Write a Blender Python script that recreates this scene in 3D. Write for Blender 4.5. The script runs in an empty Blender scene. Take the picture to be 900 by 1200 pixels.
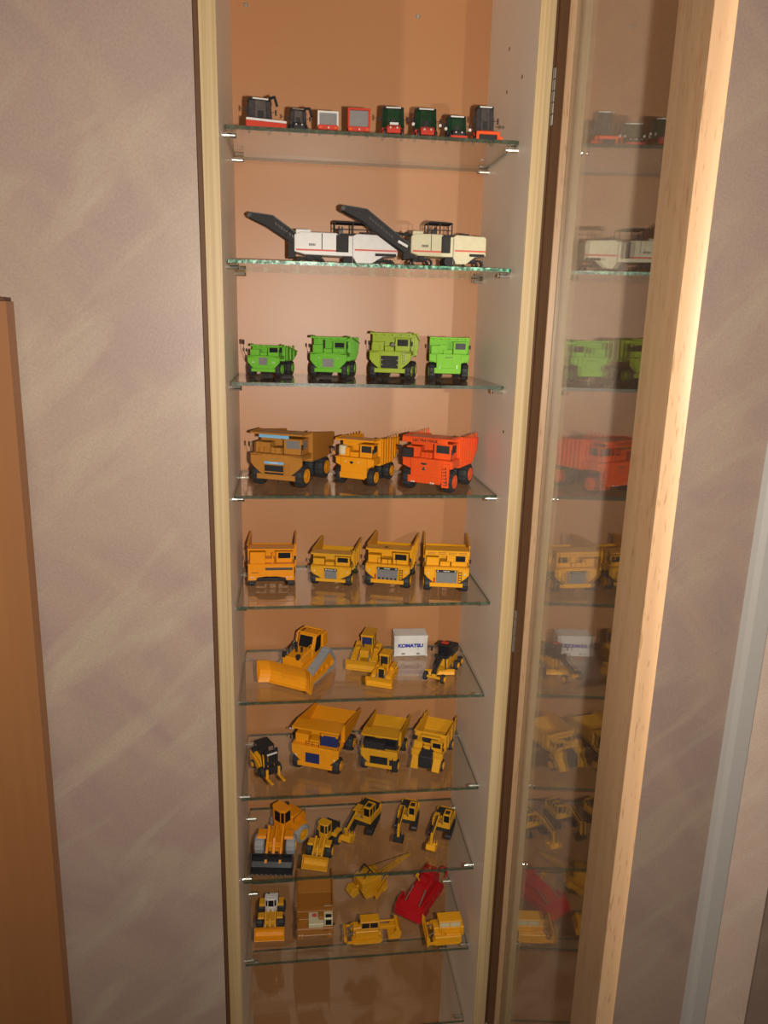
import bpy, math, random
from mathutils import Vector, Matrix
R = math.radians
random.seed(7)
scene = bpy.context.scene

# ------------------------------------------------------------------ camera
cd = bpy.data.cameras.new('camera'); cam = bpy.data.objects.new('camera', cd)
scene.collection.objects.link(cam); scene.camera = cam
cam.location = (0.0770, -0.8919, 0.0085)
PITCH, YAW, ROLL, FPX = -0.2475, 0.1242, 0.0251, 877.43
cx, sx, cy, sy = math.cos(PITCH), math.sin(PITCH), math.cos(YAW), math.sin(YAW)
Fv = Vector((sy*cx, cy*cx, sx)); Rv = Vector((cy, -sy, 0)); Uv = Rv.cross(Fv)
Rr = Rv*math.cos(ROLL) + Uv*math.sin(ROLL); Ur = -Rv*math.sin(ROLL) + Uv*math.cos(ROLL)
cam.matrix_world = Matrix(((Rr.x, Ur.x, -Fv.x, .0770), (Rr.y, Ur.y, -Fv.y, -.8919), (Rr.z, Ur.z, -Fv.z, .0085), (0, 0, 0, 1)))
cd.sensor_fit = 'VERTICAL'; cd.sensor_height = 24; cd.lens = FPX/1200*24
cd.clip_start = 0.01; cd.clip_end = 50

# ------------------------------------------------------------------ world, lights, exposure
w = bpy.data.worlds.new('room_air'); scene.world = w; w.use_nodes = True
w.node_tree.nodes['Background'].inputs[0].default_value = (1.0, 0.72, 0.50, 1)
w.node_tree.nodes['Background'].inputs[1].default_value = 0.075
scene.view_settings.view_transform = 'Standard'; scene.view_settings.look = 'None'
scene.view_settings.gamma = 1; scene.view_settings.use_curve_mapping = False
scene.view_settings.exposure = 0.22

def spot(name, loc, target, power, col, size, radius, blend):
    l = bpy.data.lights.new(name, 'SPOT'); l.energy = power; l.color = col
    l.spot_size = R(size); l.spot_blend = blend; l.shadow_soft_size = radius
    o = bpy.data.objects.new(name, l); scene.collection.objects.link(o); o.location = loc
    o.rotation_euler = (Vector(target)-Vector(loc)).to_track_quat('-Z', 'Y').to_euler(); return o
def area(name, loc, target, power, col, sx_, sy_):
    l = bpy.data.lights.new(name, 'AREA'); l.energy = power; l.color = col; l.shape = 'RECTANGLE'; l.size = sx_; l.size_y = sy_
    o = bpy.data.objects.new(name, l); scene.collection.objects.link(o); o.location = loc
    o.rotation_euler = (Vector(target)-Vector(loc)).to_track_quat('-Z', 'Y').to_euler(); return o
# the camera's own flash, five centimetres to the right of its lens
spot('camera_flash', (0.127, -0.897, 0.002), (0.15, 0.0, -0.06), 36.0, (1.0, 0.91, 0.785), 170, 0.007, 1.0)
# added unseen light standing in for the flash's reflection in the door pane: a narrow upright slit of light that falls through the glass door onto the back board
sl = spot('door_glass_bounce', (0.493, -0.9225, 0.002), (0.493-math.tan(R(11.4)), 0.0775, 0.002), 20.0, (1.0, 0.90, 0.76), 120, 0.006, 0.6)
sl.data.use_nodes = True; nt = sl.data.node_tree; em = nt.nodes['Emission']
tcl = nt.nodes.new('ShaderNodeTexCoord'); sepl = nt.nodes.new('ShaderNodeSeparateXYZ'); nt.links.new(tcl.outputs['Normal'], sepl.inputs[0])
dv = nt.nodes.new('ShaderNodeMath'); dv.operation = 'DIVIDE'; nt.links.new(sepl.outputs['X'], dv.inputs[0]); nt.links.new(sepl.outputs['Z'], dv.inputs[1])
ab = nt.nodes.new('ShaderNodeMath'); ab.operation = 'ABSOLUTE'; nt.links.new(dv.outputs[0], ab.inputs[0])
mr = nt.nodes.new('ShaderNodeMapRange'); mr.inputs['From Min'].default_value = .052; mr.inputs['From Max'].default_value = .072; mr.inputs['To Min'].default_value = 1; mr.inputs['To Max'].default_value = 0
nt.links.new(ab.outputs[0], mr.inputs['Value']); nt.links.new(mr.outputs[0], em.inputs['Strength'])
# warm ceiling lamp
area('ceiling_lamp', (0.5, -1.5, 0.98), (0.15, 0.0, -0.3), 1.2, (1.0, 0.66, 0.38), 0.5, 0.5)

# ------------------------------------------------------------------ materials
def nodes(m):
    m.use_nodes = True; return m.node_tree, m.node_tree.nodes, m.node_tree.links
def paint(name, col, rough=.35, metal=0., vary=.10, bump=0., spec=.3, coat=0.):
    m = bpy.data.materials.new(name); t, n, l = nodes(m); b = n['Principled BSDF']
    b.inputs['Roughness'].default_value = rough; b.inputs['Metallic'].default_value = metal
    b.inputs['Specular IOR Level'].default_value = spec; b.inputs['Coat Weight'].default_value = coat
    tc = n.new('ShaderNodeTexCoord'); nz = n.new('ShaderNodeTexNoise'); nz.inputs['Scale'].default_value = 160; nz.inputs['Detail'].default_value = 3
    l.new(tc.outputs['Object'], nz.inputs['Vector'])
    mx = n.new('ShaderNodeMix'); mx.data_type = 'RGBA'
    mx.inputs['A'].default_value = tuple(c*(1-vary) for c in col)+(1,); mx.inputs['B'].default_value = tuple(min(1, c*(1+vary)) for c in col)+(1,)
    l.new(nz.outputs['Fac'], mx.inputs['Factor']); l.new(mx.outputs['Result'], b.inputs['Base Color'])
    if bump:
        bp = n.new('ShaderNodeBump'); bp.inputs['Strength'].default_value = bump; bp.inputs['Distance'].default_value = .001
        l.new(nz.outputs['Fac'], bp.inputs['Height']); l.new(bp.outputs['Normal'], b.inputs['Normal'])
    return m
def wood(name, c1, c2, scale=(60, 60, 1.6), rough=.45, wave=0., pore=False):
    m = bpy.data.materials.new(name); t, n, l = nodes(m); b = n['Principled BSDF']; b.inputs['Roughness'].default_value = rough
    tc = n.new('ShaderNodeTexCoord'); mp = n.new('ShaderNodeMapping'); mp.inputs['Scale'].default_value = scale
    l.new(tc.outputs['Object'], mp.inputs['Vector'])
    nz = n.new('ShaderNodeTexNoise'); nz.inputs['Scale'].default_value = 1.0; nz.inputs['Detail'].default_value = 5; nz.inputs['Distortion'].default_value = wave
    l.new(mp.outputs['Vector'], nz.inputs['Vector'])
    rp = n.new('ShaderNodeValToRGB'); rp.color_ramp.elements[0].position = .36; rp.color_ramp.elements[1].position = .62
    rp.color_ramp.elements[0].color = c1+(1,); rp.color_ramp.elements[1].color = c2+(1,)
    l.new(nz.outputs['Fac'], rp.inputs['Fac'])
    out = rp.outputs['Color']
    if pore:
        mp2 = n.new('ShaderNodeMapping'); mp2.inputs['Scale'].default_value = (500, 500, 60); l.new(tc.outputs['Object'], mp2.inputs['Vector'])
        n2 = n.new('ShaderNodeTexNoise'); n2.inputs['Scale'].default_value = 1.0; l.new(mp2.outputs['Vector'], n2.inputs['Vector'])
        r2 = n.new('ShaderNodeValToRGB'); r2.color_ramp.elements[0].position = .30; r2.color_ramp.elements[1].position = .40
        r2.color_ramp.elements[0].color = (.75, .68, .60, 1); r2.color_ramp.elements[1].color = (1, 1, 1, 1); l.new(n2.outputs['Fac'], r2.inputs['Fac'])
        mm = n.new('ShaderNodeMix'); mm.data_type = 'RGBA'; mm.blend_type = 'MULTIPLY'; mm.inputs['Factor'].default_value = 1
        l.new(out, mm.inputs['A']); l.new(r2.outputs['Color'], mm.inputs['B']); out = mm.outputs['Result']
    l.new(out, b.inputs['Base Color'])
    bp = n.new('ShaderNodeBump'); bp.inputs['Strength'].default_value = .12; bp.inputs['Distance'].default_value = .001
    l.new(nz.outputs['Fac'], bp.inputs['Height']); l.new(bp.outputs['Normal'], b.inputs['Normal'])
    return m
def plaster(name, ca, cb, cc, rough=.5):
    """venetian plaster: broad diagonal trowel sweeps plus fine pearly speckle"""
    m = bpy.data.materials.new(name); t, n, l = nodes(m); b = n['Principled BSDF']
    tc = n.new('ShaderNodeTexCoord')
    def noise(rot, sc, scale, detail, dist):
        mp = n.new('ShaderNodeMapping'); mp.vector_type = 'TEXTURE'; mp.inputs['Rotation'].default_value = (0, R(rot), 0); mp.inputs['Scale'].default_value = sc
        nz = n.new('ShaderNodeTexNoise'); nz.inputs['Scale'].default_value = scale; nz.inputs['Detail'].default_value = detail; nz.inputs['Distortion'].default_value = dist
        l.new(tc.outputs['Object'], mp.inputs['Vector']); l.new(mp.outputs['Vector'], nz.inputs['Vector']); return nz.outputs['Fac']
    a = noise(48, (1.9, 1, .8), 9, 7, .9); c = noise(-42, (2.6, 1, .6), 11, 8, .6); f = noise(20, (1, 1, 1), 350, 2, 0)
    def mix(fac, A, B, lo, hi):
        rp = n.new('ShaderNodeValToRGB'); rp.color_ramp.elements[0].position = lo; rp.color_ramp.elements[1].position = hi
        l.new(fac, rp.inputs['Fac']); mx = n.new('ShaderNodeMix'); mx.data_type = 'RGBA'; l.new(rp.outputs['Color'], mx.inputs['Factor'])
        for s, v in (('A', A), ('B', B)):
            if isinstance(v, tuple): mx.inputs[s].default_value = v+(1,)
            else: l.new(v, mx.inputs[s])
        return mx.outputs['Result']
    o1 = mix(a, ca, cb, .40, .62); o2 = mix(c, o1, cc, .50, .72)
    sp = n.new('ShaderNodeMix'); sp.data_type = 'RGBA'; sp.blend_type = 'MULTIPLY'; sp.inputs['Factor'].default_value = .35
    l.new(o2, sp.inputs['A']); rp = n.new('ShaderNodeValToRGB'); rp.color_ramp.elements[0].position = .35; rp.color_ramp.elements[1].position = .65
    rp.color_ramp.elements[0].color = (.80, .80, .80, 1); rp.color_ramp.elements[1].color = (1.15, 1.15, 1.15, 1)
    l.new(f, rp.inputs['Fac']); l.new(rp.outputs['Color'], sp.inputs['B']); l.new(sp.outputs['Result'], b.inputs['Base Color'])
    b.inputs['Roughness'].default_value = rough; b.inputs['Specular IOR Level'].default_value = .45
    bp = n.new('ShaderNodeBump'); bp.inputs['Strength'].default_value = .18; bp.inputs['Distance'].default_value = .0005
    l.new(f, bp.inputs['Height']); l.new(bp.outputs['Normal'], b.inputs['Normal'])
    return m
def glass(name, tint, gloss=1.0, rough=.0):
    """clear sheet: mirror reflection by Fresnel over straight transmission"""
    m = bpy.data.materials.new(name); t, n, l = nodes(m); n.remove(n['Principled BSDF'])
    out = n['Material Output']; tr = n.new('ShaderNodeBsdfTransparent'); tr.inputs[0].default_value = tint+(1,)
    gl = n.new('ShaderNodeBsdfGlossy'); gl.inputs['Roughness'].default_value = rough; gl.inputs['Color'].default_value = (gloss, gloss, gloss, 1)
    ge = n.new('ShaderNodeNewGeometry'); ma = n.new('ShaderNodeMath'); ma.operation = 'MULTIPLY_ADD'
    ma.inputs[1].default_value = (1/1.62-1.62); ma.inputs[2].default_value = 1.62; l.new(ge.outputs['Backfacing'], ma.inputs[0])
    fr = n.new('ShaderNodeFresnel'); l.new(ma.outputs[0], fr.inputs['IOR'])
    mx = n.new('ShaderNodeMixShader'); l.new(fr.outputs[0], mx.inputs[0]); l.new(tr.outputs[0], mx.inputs[1]); l.new(gl.outputs[0], mx.inputs[2])
    l.new(mx.outputs[0], out.inputs['Surface']); return m
def glass_edge(name, dark, bright, lo, hi, clear, relief):
    """ground edge of a glass sheet: green body, partly see-through, with chips that catch direct light and brighter flecks put into the colour"""
    m = bpy.data.materials.new(name); t, n, l = nodes(m); b = n['Principled BSDF']
    tc = n.new('ShaderNodeTexCoord'); nz = n.new('ShaderNodeTexNoise'); nz.inputs['Scale'].default_value = 150; nz.inputs['Detail'].default_value = 3
    l.new(tc.outputs['Object'], nz.inputs['Vector']); rp = n.new('ShaderNodeValToRGB')
    rp.color_ramp.elements[0].position = lo; rp.color_ramp.elements[1].position = hi
    rp.color_ramp.elements[0].color = dark+(1,); rp.color_ramp.elements[1].color = bright+(1,)
    l.new(nz.outputs['Fac'], rp.inputs['Fac']); l.new(rp.outputs['Color'], b.inputs['Base Color'])
    b.inputs['Roughness'].default_value = .3; b.inputs['Specular IOR Level'].default_value = .4
    bp = n.new('ShaderNodeBump'); bp.inputs['Strength'].default_value = relief; bp.inputs['Distance'].default_value = .001
    l.new(nz.outputs['Fac'], bp.inputs['Height']); l.new(bp.outputs['Normal'], b.inputs['Normal'])
    tr = n.new('ShaderNodeBsdfTransparent'); tr.inputs[0].default_value = (.62, .78, .68, 1); mx = n.new('ShaderNodeMixShader'); mx.inputs[0].default_value = clear
    l.new(b.outputs[0], mx.inputs[1]); l.new(tr.outputs[0], mx.inputs[2]); l.new(mx.outputs[0], n['Material Output'].inputs['Surface'])
    return m

PLW = plaster('mauve_venetian_plaster', (.35, .262, .213), (.315, .228, .20), (.395, .32, .25), .40)
PLR = plaster('mauve_plaster_right', (.41, .30, .245), (.36, .265, .23), (.44, .35, .27), .5)
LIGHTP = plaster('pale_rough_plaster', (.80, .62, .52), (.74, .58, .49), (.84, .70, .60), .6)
PINE = wood('pine_edge', (.37, .25, .11), (.46, .34, .185), (260, 260, 2.2), .5, .3)
BEECH = wood('beech_door', (.285, .172, .092), (.32, .20, .112), (90, 90, 3), .42, .2, True)
PANELW = wood('orange_brown_panel', (.26, .11, .04), (.31, .135, .048), (24, 24, .9), .5, .2)
STILE_SHADE = paint('stile_shade_brown', (.17, .075, .035), .6)
DARKW = paint('dark_brown_wood', (.10, .045, .02), .6)
LAMI = paint('lilac_grey_laminate', (.80, .70, .60), .5, 0, .02)
BACKM = paint('peach_back_board', (.365, .165, .066), .42, 0, .02, spec=.5)
FLOORM = wood('floor_oak', (.22, .12, .06), (.30, .17, .09), (1, 12, 12), .5, .5)
SHELFG = glass('shelf_glass', (.965, .985, .97))
DOORG = glass('door_glass', (.95, .965, .95))
EDGEG = glass_edge('shelf_glass_edge', (.03, .05, .035), (.10, .14, .10), .45, .8, .35, .12)
EDGEB = glass_edge('flash_lit_shelf_glass_edge', (.01, .09, .045), (.30, .95, .60), .50, .70, .1, .6)  # flash sparkle in the second shelf's edge, painted in as bright green flecks
CHROME = paint('chrome', (.80, .80, .78), .15, 1.0, .03)
STEEL = paint('steel', (.48, .47, .45), .35, .9, .1)
JAMB = paint('grey_jamb_paint', (.50, .48, .46), .45, 0, .03)
LENS = paint('headlight_lens', (.95, .95, .88), .08, .6, .02)
TIRE = paint('black_rubber', (.022, .022, .024), .6, 0, .3, .4)
TIREG = paint('grey_rubber', (.24, .25, .26), .65, 0, .12, .3)
BLACK = paint('black_paint', (.02, .02, .022), .35, 0, .3)
CHAR = paint('charcoal_metal', (.028, .026, .027), .6, 0, .25, spec=.12)
WINB = paint('dark_glazing', (.011, .011, .013), .4, 0, .3, spec=.12)
WINBL = paint('blue_glazing', (.02, .03, .11), .3, 0, .2, 0, .3)
WING = paint('green_glazing', (.010, .034, .014), .4, 0, .9, spec=.15)
GREY = paint('grey_mesh', (0.173, 0.166, 0.166), .5, .2, .15)
WHITE = paint('white_paint', (0.562, 0.547, 0.533), .3)
CREAM = paint('cream_paint', (0.518, 0.475, 0.317), .35)
RED = paint('red_paint', (0.446, 0.036, 0.018), .35)
DRED = paint('deep_red_paint', (0.360, 0.009, 0.013), .25)
ORED = paint('orange_red_paint', (0.648, 0.076, 0.014), .35)
GREEN = paint('bright_green_paint', (0.122, 0.374, 0.032), .32)
GREENY = paint('lime_green_paint', (0.259, 0.346, 0.022), .32)
GREENL = paint('light_green_paint', (.17, .43, .045), .6, spec=.08)
BROWN = paint('ochre_brown_paint', (.34, .145, .024), .45)
SMOKE = paint('smoky_glazing', (.05, .045, .048), .2, 0, .7, spec=.4)
BROWND = paint('brown_orange_paint', (0.302, 0.119, 0.018), .4)
ORANGE = paint('orange_yellow_paint', (.66, .255, .008), .4)
ORANGED = paint('deep_orange_paint', (0.634, 0.223, 0.006), .35)
YEL = paint('yellow_paint', (.64, .29, .010), .4, spec=.25)
YEL2 = paint('machine_yellow_paint', (.56, .272, .014), .4, spec=.25)
BLUE = paint('pale_blue_stripe', (0.158, 0.360, 0.562), .4)
INKB = paint('blue_ink', (0.014, 0.029, 0.302), .5)
INKK = paint('black_ink', (0.022, 0.014, 0.014), .5)
INKR = paint('red_ink', (0.540, 0.086, 0.058), .5)

# ------------------------------------------------------------------ mesh helpers (millimetres in, metres out)
class MB:
    def __init__(s): s.v = []; s.f = []
    def add(s, vs, fs):
        o = len(s.v); s.v += [tuple(p) for p in vs]; s.f += [tuple(o+i for i in f) for f in fs]; return s
    def box(s, x0, x1, y0, y1, z0, z1):
        return s.add([(x0,y0,z0),(x1,y0,z0),(x1,y1,z0),(x0,y1,z0),(x0,y0,z1),(x1,y0,z1),(x1,y1,z1),(x0,y1,z1)],
                     [(0,3,2,1),(4,5,6,7),(0,1,5,4),(1,2,6,5),(2,3,7,6),(3,0,4,7)])
    def _pr(s, lo, hi):
        n = len(lo); s.add(lo+hi, [tuple(range(n))[::-1], tuple(range(n, 2*n))]+[(i, (i+1) % n, n+(i+1) % n, n+i) for i in range(n)]); return s
    def py(s, pts, y0, y1):      # polygon in XZ swept along Y
        return s._pr([(x, y0, z) for x, z in pts], [(x, y1, z) for x, z in pts])
    def px(s, pts, x0, x1):      # polygon in YZ swept along X
        return s._pr([(x0, y, z) for y, z in pts], [(x1, y, z) for y, z in pts])
    def pz(s, pts, z0, z1):
        return s._pr([(x, y, z0) for x, y in pts], [(x, y, z1) for x, y in pts])
    def loft(s, a, b):
        return s._pr([tuple(p) for p in a], [tuple(p) for p in b])
    def tube(s, p, q, r, n=6, r2=None):
        p = Vector(p); q = Vector(q); d = (q-p).normalized(); u = d.orthogonal().normalized(); v = d.cross(u); r2 = r if r2 is None else r2
        lo = [tuple(p+(u*math.cos(2*math.pi*i/n)+v*math.sin(2*math.pi*i/n))*r) for i in range(n)]
        hi = [tuple(q+(u*math.cos(2*math.pi*i/n)+v*math.sin(2*math.pi*i/n))*r2) for i in range(n)]
        return s._pr(lo, hi)
    def path(s, pts, r, n=5):
        for a, b in zip(pts[:-1], pts[1:]): s.tube(a, b, r, n)
        return s
    def beam(s, p, q, w, h):     # rectangular bar between two points, w across Y-ish, h in the bending plane
        p = Vector(p); q = Vector(q); d = (q-p).normalized(); side = Vector((0, 0, 1)).cross(d)
        side = side.normalized() if side.length > 1e-4 else Vector((0, 1, 0)); up = d.cross(side)
        c = [(-1,-1),(1,-1),(1,1),(-1,1)]
        return s._pr([tuple(p+side*a*w/2+up*b*h/2) for a, b in c], [tuple(q+side*a*w/2+up*b*h/2) for a, b in c])
    def lathe(s, prof, n, axis='y', c=(0, 0, 0), lug=0):   # prof (offset along axis, radius)
        rows = []
        for k, (a, r) in enumerate(prof):
            row = []
            for i in range(n):
                rr = r*(1-lug if (lug and i % 2 and 0 < k < len(prof)-1) else 1); t = 2*math.pi*i/n
                p = (rr*math.cos(t), a, rr*math.sin(t)) if axis == 'y' else ((a, rr*math.cos(t), rr*math.sin(t)) if axis == 'x' else (rr*math.cos(t), rr*math.sin(t), a))
                row.append((p[0]+c[0], p[1]+c[1], p[2]+c[2]))
            rows.append(row)
        o = len(s.v)
        for row in rows: s.v += row
        m = len(rows)
        for k in range(m-1):
            for i in range(n): s.f.append((o+k*n+i, o+k*n+(i+1) % n, o+(k+1)*n+(i+1) % n, o+(k+1)*n+i))
        s.f.append(tuple(o+i for i in range(n))[::-1]); s.f.append(tuple(o+(m-1)*n+i for i in range(n))); return s
    def xf(s, M, start=0):
        for i in range(start, len(s.v)): s.v[i] = tuple(M @ Vector(s.v[i]))
        return s
    def mesh(s, name, mat):
        m = bpy.data.meshes.new(name); m.from_pydata([(x*.001, y*.001, z*.001) for x, y, z in s.v], [], s.f)
        import bmesh
        b = bmesh.new(); b.from_mesh(m); bmesh.ops.recalc_face_normals(b, faces=b.faces); b.to_mesh(m); b.free()
        m.materials.append(mat); return m
SPLIT = dict(lift_cylinders='lift_cylinder', latches='latch', corner_castings='corner_casting', boom_cylinders='boom_cylinder', corner_boxes='corner_box', cylinders='cylinder',
             cab_posts='cab_post', bed_ribs='bed_rib', louvres='louvre', bucket_teeth='bucket_tooth', teeth='bucket_tooth', tail_lamps='tail_lamp', rollers='roller', white_mirrors='mirror_back',
             hood_ribs='hood_rib', window_panes='window_pane', side_wing='side_wing')
MANY = {'nameplate', 'door_letters', 'front_mark', 'badge_mark', 'conveyor_letters', 'ladder', 'grille_slats', 'grille_lines', 'railing', 'mirrors', 'ribs', 'deck_rails', 'handrail', 'cables', 'lattice_boom', 'red_line', 'gantry'}
def islands(mb):
    p = list(range(len(mb.v)))
    def f(a):
        while p[a] != a: p[a] = p[p[a]]; a = p[a]
        return a
    for fc in mb.f:
        for a in fc[1:]: p[f(a)] = f(fc[0])
    out = {}
    for fc in mb.f: out.setdefault(f(fc[0]), []).append(fc)
    res = []
    for fs in out.values():
        m = MB(); idx = {}
        for fc in fs:
            for a in fc:
                if a not in idx: idx[a] = len(m.v); m.v.append(mb.v[a])
            m.f.append(tuple(idx[a] for a in fc))
        res.append(m)
    return res
def part(name, mb, mat, parent=None, loc=None, bevel=0, label=None, smooth=False):
    if name in SPLIT and isinstance(mb, MB):
        r_ = None
        for m in islands(mb): r_ = part1(SPLIT[name], m, mat, parent, loc, bevel, label, smooth)
        return r_
    o = part1(name, mb, mat, parent, loc, bevel, label, smooth)
    if name in MANY: o['kind'] = 'stuff'
    return o
def part1(name, mb, mat, parent=None, loc=None, bevel=0, label=None, smooth=False):
    me = mb if isinstance(mb, bpy.types.Mesh) else mb.mesh(name, mat)
    o = bpy.data.objects.new(name, me); scene.collection.objects.link(o); o.parent = parent
    if loc: o.location = [c*.001 for c in loc]
    if smooth:
        for p in me.polygons: p.use_smooth = True
        me.set_sharp_from_angle(angle=R(38))
    if bevel:
        b = o.modifiers.new('bevel', 'BEVEL'); b.width = bevel*.001; b.segments = 1; b.limit_method = 'ANGLE'; b.angle_limit = R(40)
    if label: o['label'] = label
    return o
def root(name, label, cat, loc, hd=0, group=None):
    o = bpy.data.objects.new(name, None); scene.collection.objects.link(o); o.empty_display_size = .02
    o.location = [c*.001 for c in loc]; o.rotation_euler = (0, 0, R(hd)); o['label'] = label; o['category'] = cat
    if group: o['group'] = group
    return o
def text(name, body, size, mat, parent, loc, rot, extr=.1, xs=1.0, bold=0, label=None):
    c = bpy.data.curves.new(name, 'FONT'); c.body = body; c.size = size*.001; c.extrude = extr*.001; c.align_x = 'CENTER'; c.align_y = 'CENTER'; c.offset = bold*.001
    tmp = bpy.data.objects.new(name+'_curve', c); me = bpy.data.meshes.new_from_object(tmp); bpy.data.objects.remove(tmp); bpy.data.curves.remove(c)
    me.name = name; me.materials.clear(); me.materials.append(mat); o = bpy.data.objects.new(name, me); scene.collection.objects.link(o); o.parent = parent; o['kind'] = 'stuff'
    o.location = [v*.001 for v in loc]; o.rotation_euler = rot; o.scale = (xs, 1, 1)
    if label: o['label'] = label
    return o
def struct(name, mb, mat, bevel=0):
    o = part(name, mb, mat, None, None, bevel); o['kind'] = 'structure'; return o

# ------------------------------------------------------------------ the setting
W, T, D = 345., 18., 220.5
ZT, ZB = 560., -1330.
FLOORZ = -1450.
struct('wall_left', MB().box(-2600, -24, 0, 260, FLOORZ, 1000), PLW)
struct('wall_above', MB().box(-24, W+24, 0, 260, ZT+22, 1000), PLW)
struct('wall_right', MB().box(W+24, 684, 0, 260, FLOORZ, 1000), PLR)
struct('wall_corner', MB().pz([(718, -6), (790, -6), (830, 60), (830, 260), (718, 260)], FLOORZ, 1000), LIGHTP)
struct('wall_beyond', MB().box(830, 2600, 40, 260, FLOORZ, 1000), PLR)
struct('trim_1', MB().pz([(684, 0), (688, -7), (695, -12), (716, -14), (718, -12), (718, 60), (684, 60)], FLOORZ, 1000), JAMB, .8)
struct('floor', MB().box(-2600, 2600, -2600, 260, FLOORZ-40, FLOORZ), FLOORM)
struct('baseboard_left', MB().box(-2600, -30, -12, 0, FLOORZ, FLOORZ+70), PINE)

# ------------------------------------------------------------------ the display cabinet
cab = root('display_cabinet', 'tall narrow pine-edged display cabinet built into the mauve wall, glass door open', 'cabinet', (0, 0, FLOORZ))
dz = -FLOORZ
def Cb(name, mb, mat, bevel=0, parent=cab, label=None):
    mb.v = [(x, y, z+dz) for x, y, z in mb.v]; return part(name, mb, mat, parent, None, bevel, label)
for sx_, (a, b) in enumerate(((-T, 0), (W, W+T))):
    Cb('side_panel', MB().box(a, b, 2.0, D+6, ZB, ZT), LAMI)
    Cb('edge_strip', MB().box(a, b, -.5, 1.95, ZB, ZT), PINE, .4, label='pine front edge with straight grain')
Cb('back_panel', MB().box(-T+.5, W+T-.5, D, D+5.8, ZB+1, ZT-1), BACKM, label='peach coloured back board')
Cb('top_panel', MB().box(-T, W+T, 2, D+6, ZT, ZT+18), LAMI)
Cb('bottom_panel', MB().box(0.2, W-.2, 2, D-.2, ZB, ZB+18), LAMI)
Cb('plinth', MB().box(-T, W+T, 8, D, FLOORZ, ZB-.2), DARKW)
for a, b in ((-23.6, -T-.3), (W+T+.3, W+23.6)):
    Cb('filler_strip', MB().box(a, b, 5, 60, FLOORZ, ZT), DARKW)
for x, z in ((19.5, 402), (244.7, 405.7-2)): Cb('screw_head', MB().lathe([(D-.9, 1.8), (D-.1, 3.0)], 10, 'y', (x, 0, z)), STEEL)
for y, z in ((55.2, 290.8), (120.5, 291.9), (39.1, -123.3), (120, 340)):
    Cb('peg_hole', MB().lathe([(W-.25, 2.3), (W+.4, 2.3)], 10, 'x', (0, y, z)), DARKW)
# glass door, opened a little less than square to the front
A = R(-4); u = Vector((math.sin(A), -math.cos(A), 0)); nn = Vector((math.cos(A), math.sin(A), 0))
H0 = Vector((1.060*W, -1.2, 0))
def DP(w_, d_, z): p = H0+u*w_+nn*d_; return (p.x, p.y, z)
def dbox(mb, w0, w1, d0, d1, z0, z1):
    lo = [DP(w0, d0, z0), DP(w1, d0, z0), DP(w1, d1, z0), DP(w0, d1, z0)]; hi = [DP(w0, d0, z1), DP(w1, d0, z1), DP(w1, d1, z1), DP(w0, d1, z1)]
    return mb._pr(lo, hi)
def dpoly(pts, z0, z1): return MB()._pr([DP(a, b, z0) for a, b in pts], [DP(a, b, z1) for a, b in pts])
DW, DT, S1, S2 = 1.133*W, 15.4, 46., 58.5
door = Cb('door', dpoly([(0, 0), (S1, 0), (S1, 7.6), (S1-8, 7.6), (S1-8, DT), (0, DT)], ZB, ZT), BEECH, .5, label='beech framed glass door swung open towards the viewer')
Cb('door_stile', dpoly([(DW-S2, 0), (DW, 0), (DW, DT), (DW-S2+8, DT), (DW-S2+8, 7.6), (DW-S2, 7.6)], ZB, ZT), BEECH, .5, door)
Cb('stile_shade', dbox(MB(), 1, S1-.6, -.35, .05, ZB, ZT), STILE_SHADE, 0, door, 'shade on the hinge stile face, painted as a dark reddish-brown strip')  # added strip: shade of the stile's inner face put into a dark colour
for z0, z1 in ((ZB, ZB+60), (ZT-60, ZT)): Cb('door_rail', dbox(MB(), S1, DW-S2, 0, DT, z0, z1), BEECH, .5, door)
Cb('door_glass', dbox(MB(), S1-7.9, DW-S2+7.9, 7.7, 10.7, ZB+60, ZT-60), DOORG, 0, door, 'clear glass pane reflecting the shelves')
for zc in (255, -380, -1050):
    kn = MB()
    for k in range(5): kn.lathe([(zc-29+k*11.7, 2.1), (zc-29+k*11.7+.5, 2.9), (zc-29+k*11.7+10.6, 2.9), (zc-29+k*11.7+11.1, 2.1)], 12, 'z', (W+T+2.6, -4.4, 0))
    Cb('hinge', kn, STEEL, 0, door, 'steel butt hinge knuckle')
# paint chips on the outer stile
for w_, z in ((DW-40, -718), (DW-31, -752)):
    Cb('paint_chip', dbox(MB(), w_-1.3, w_+1.3, -.12, .2, z-3, z+3), CREAM, 0, door)

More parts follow.
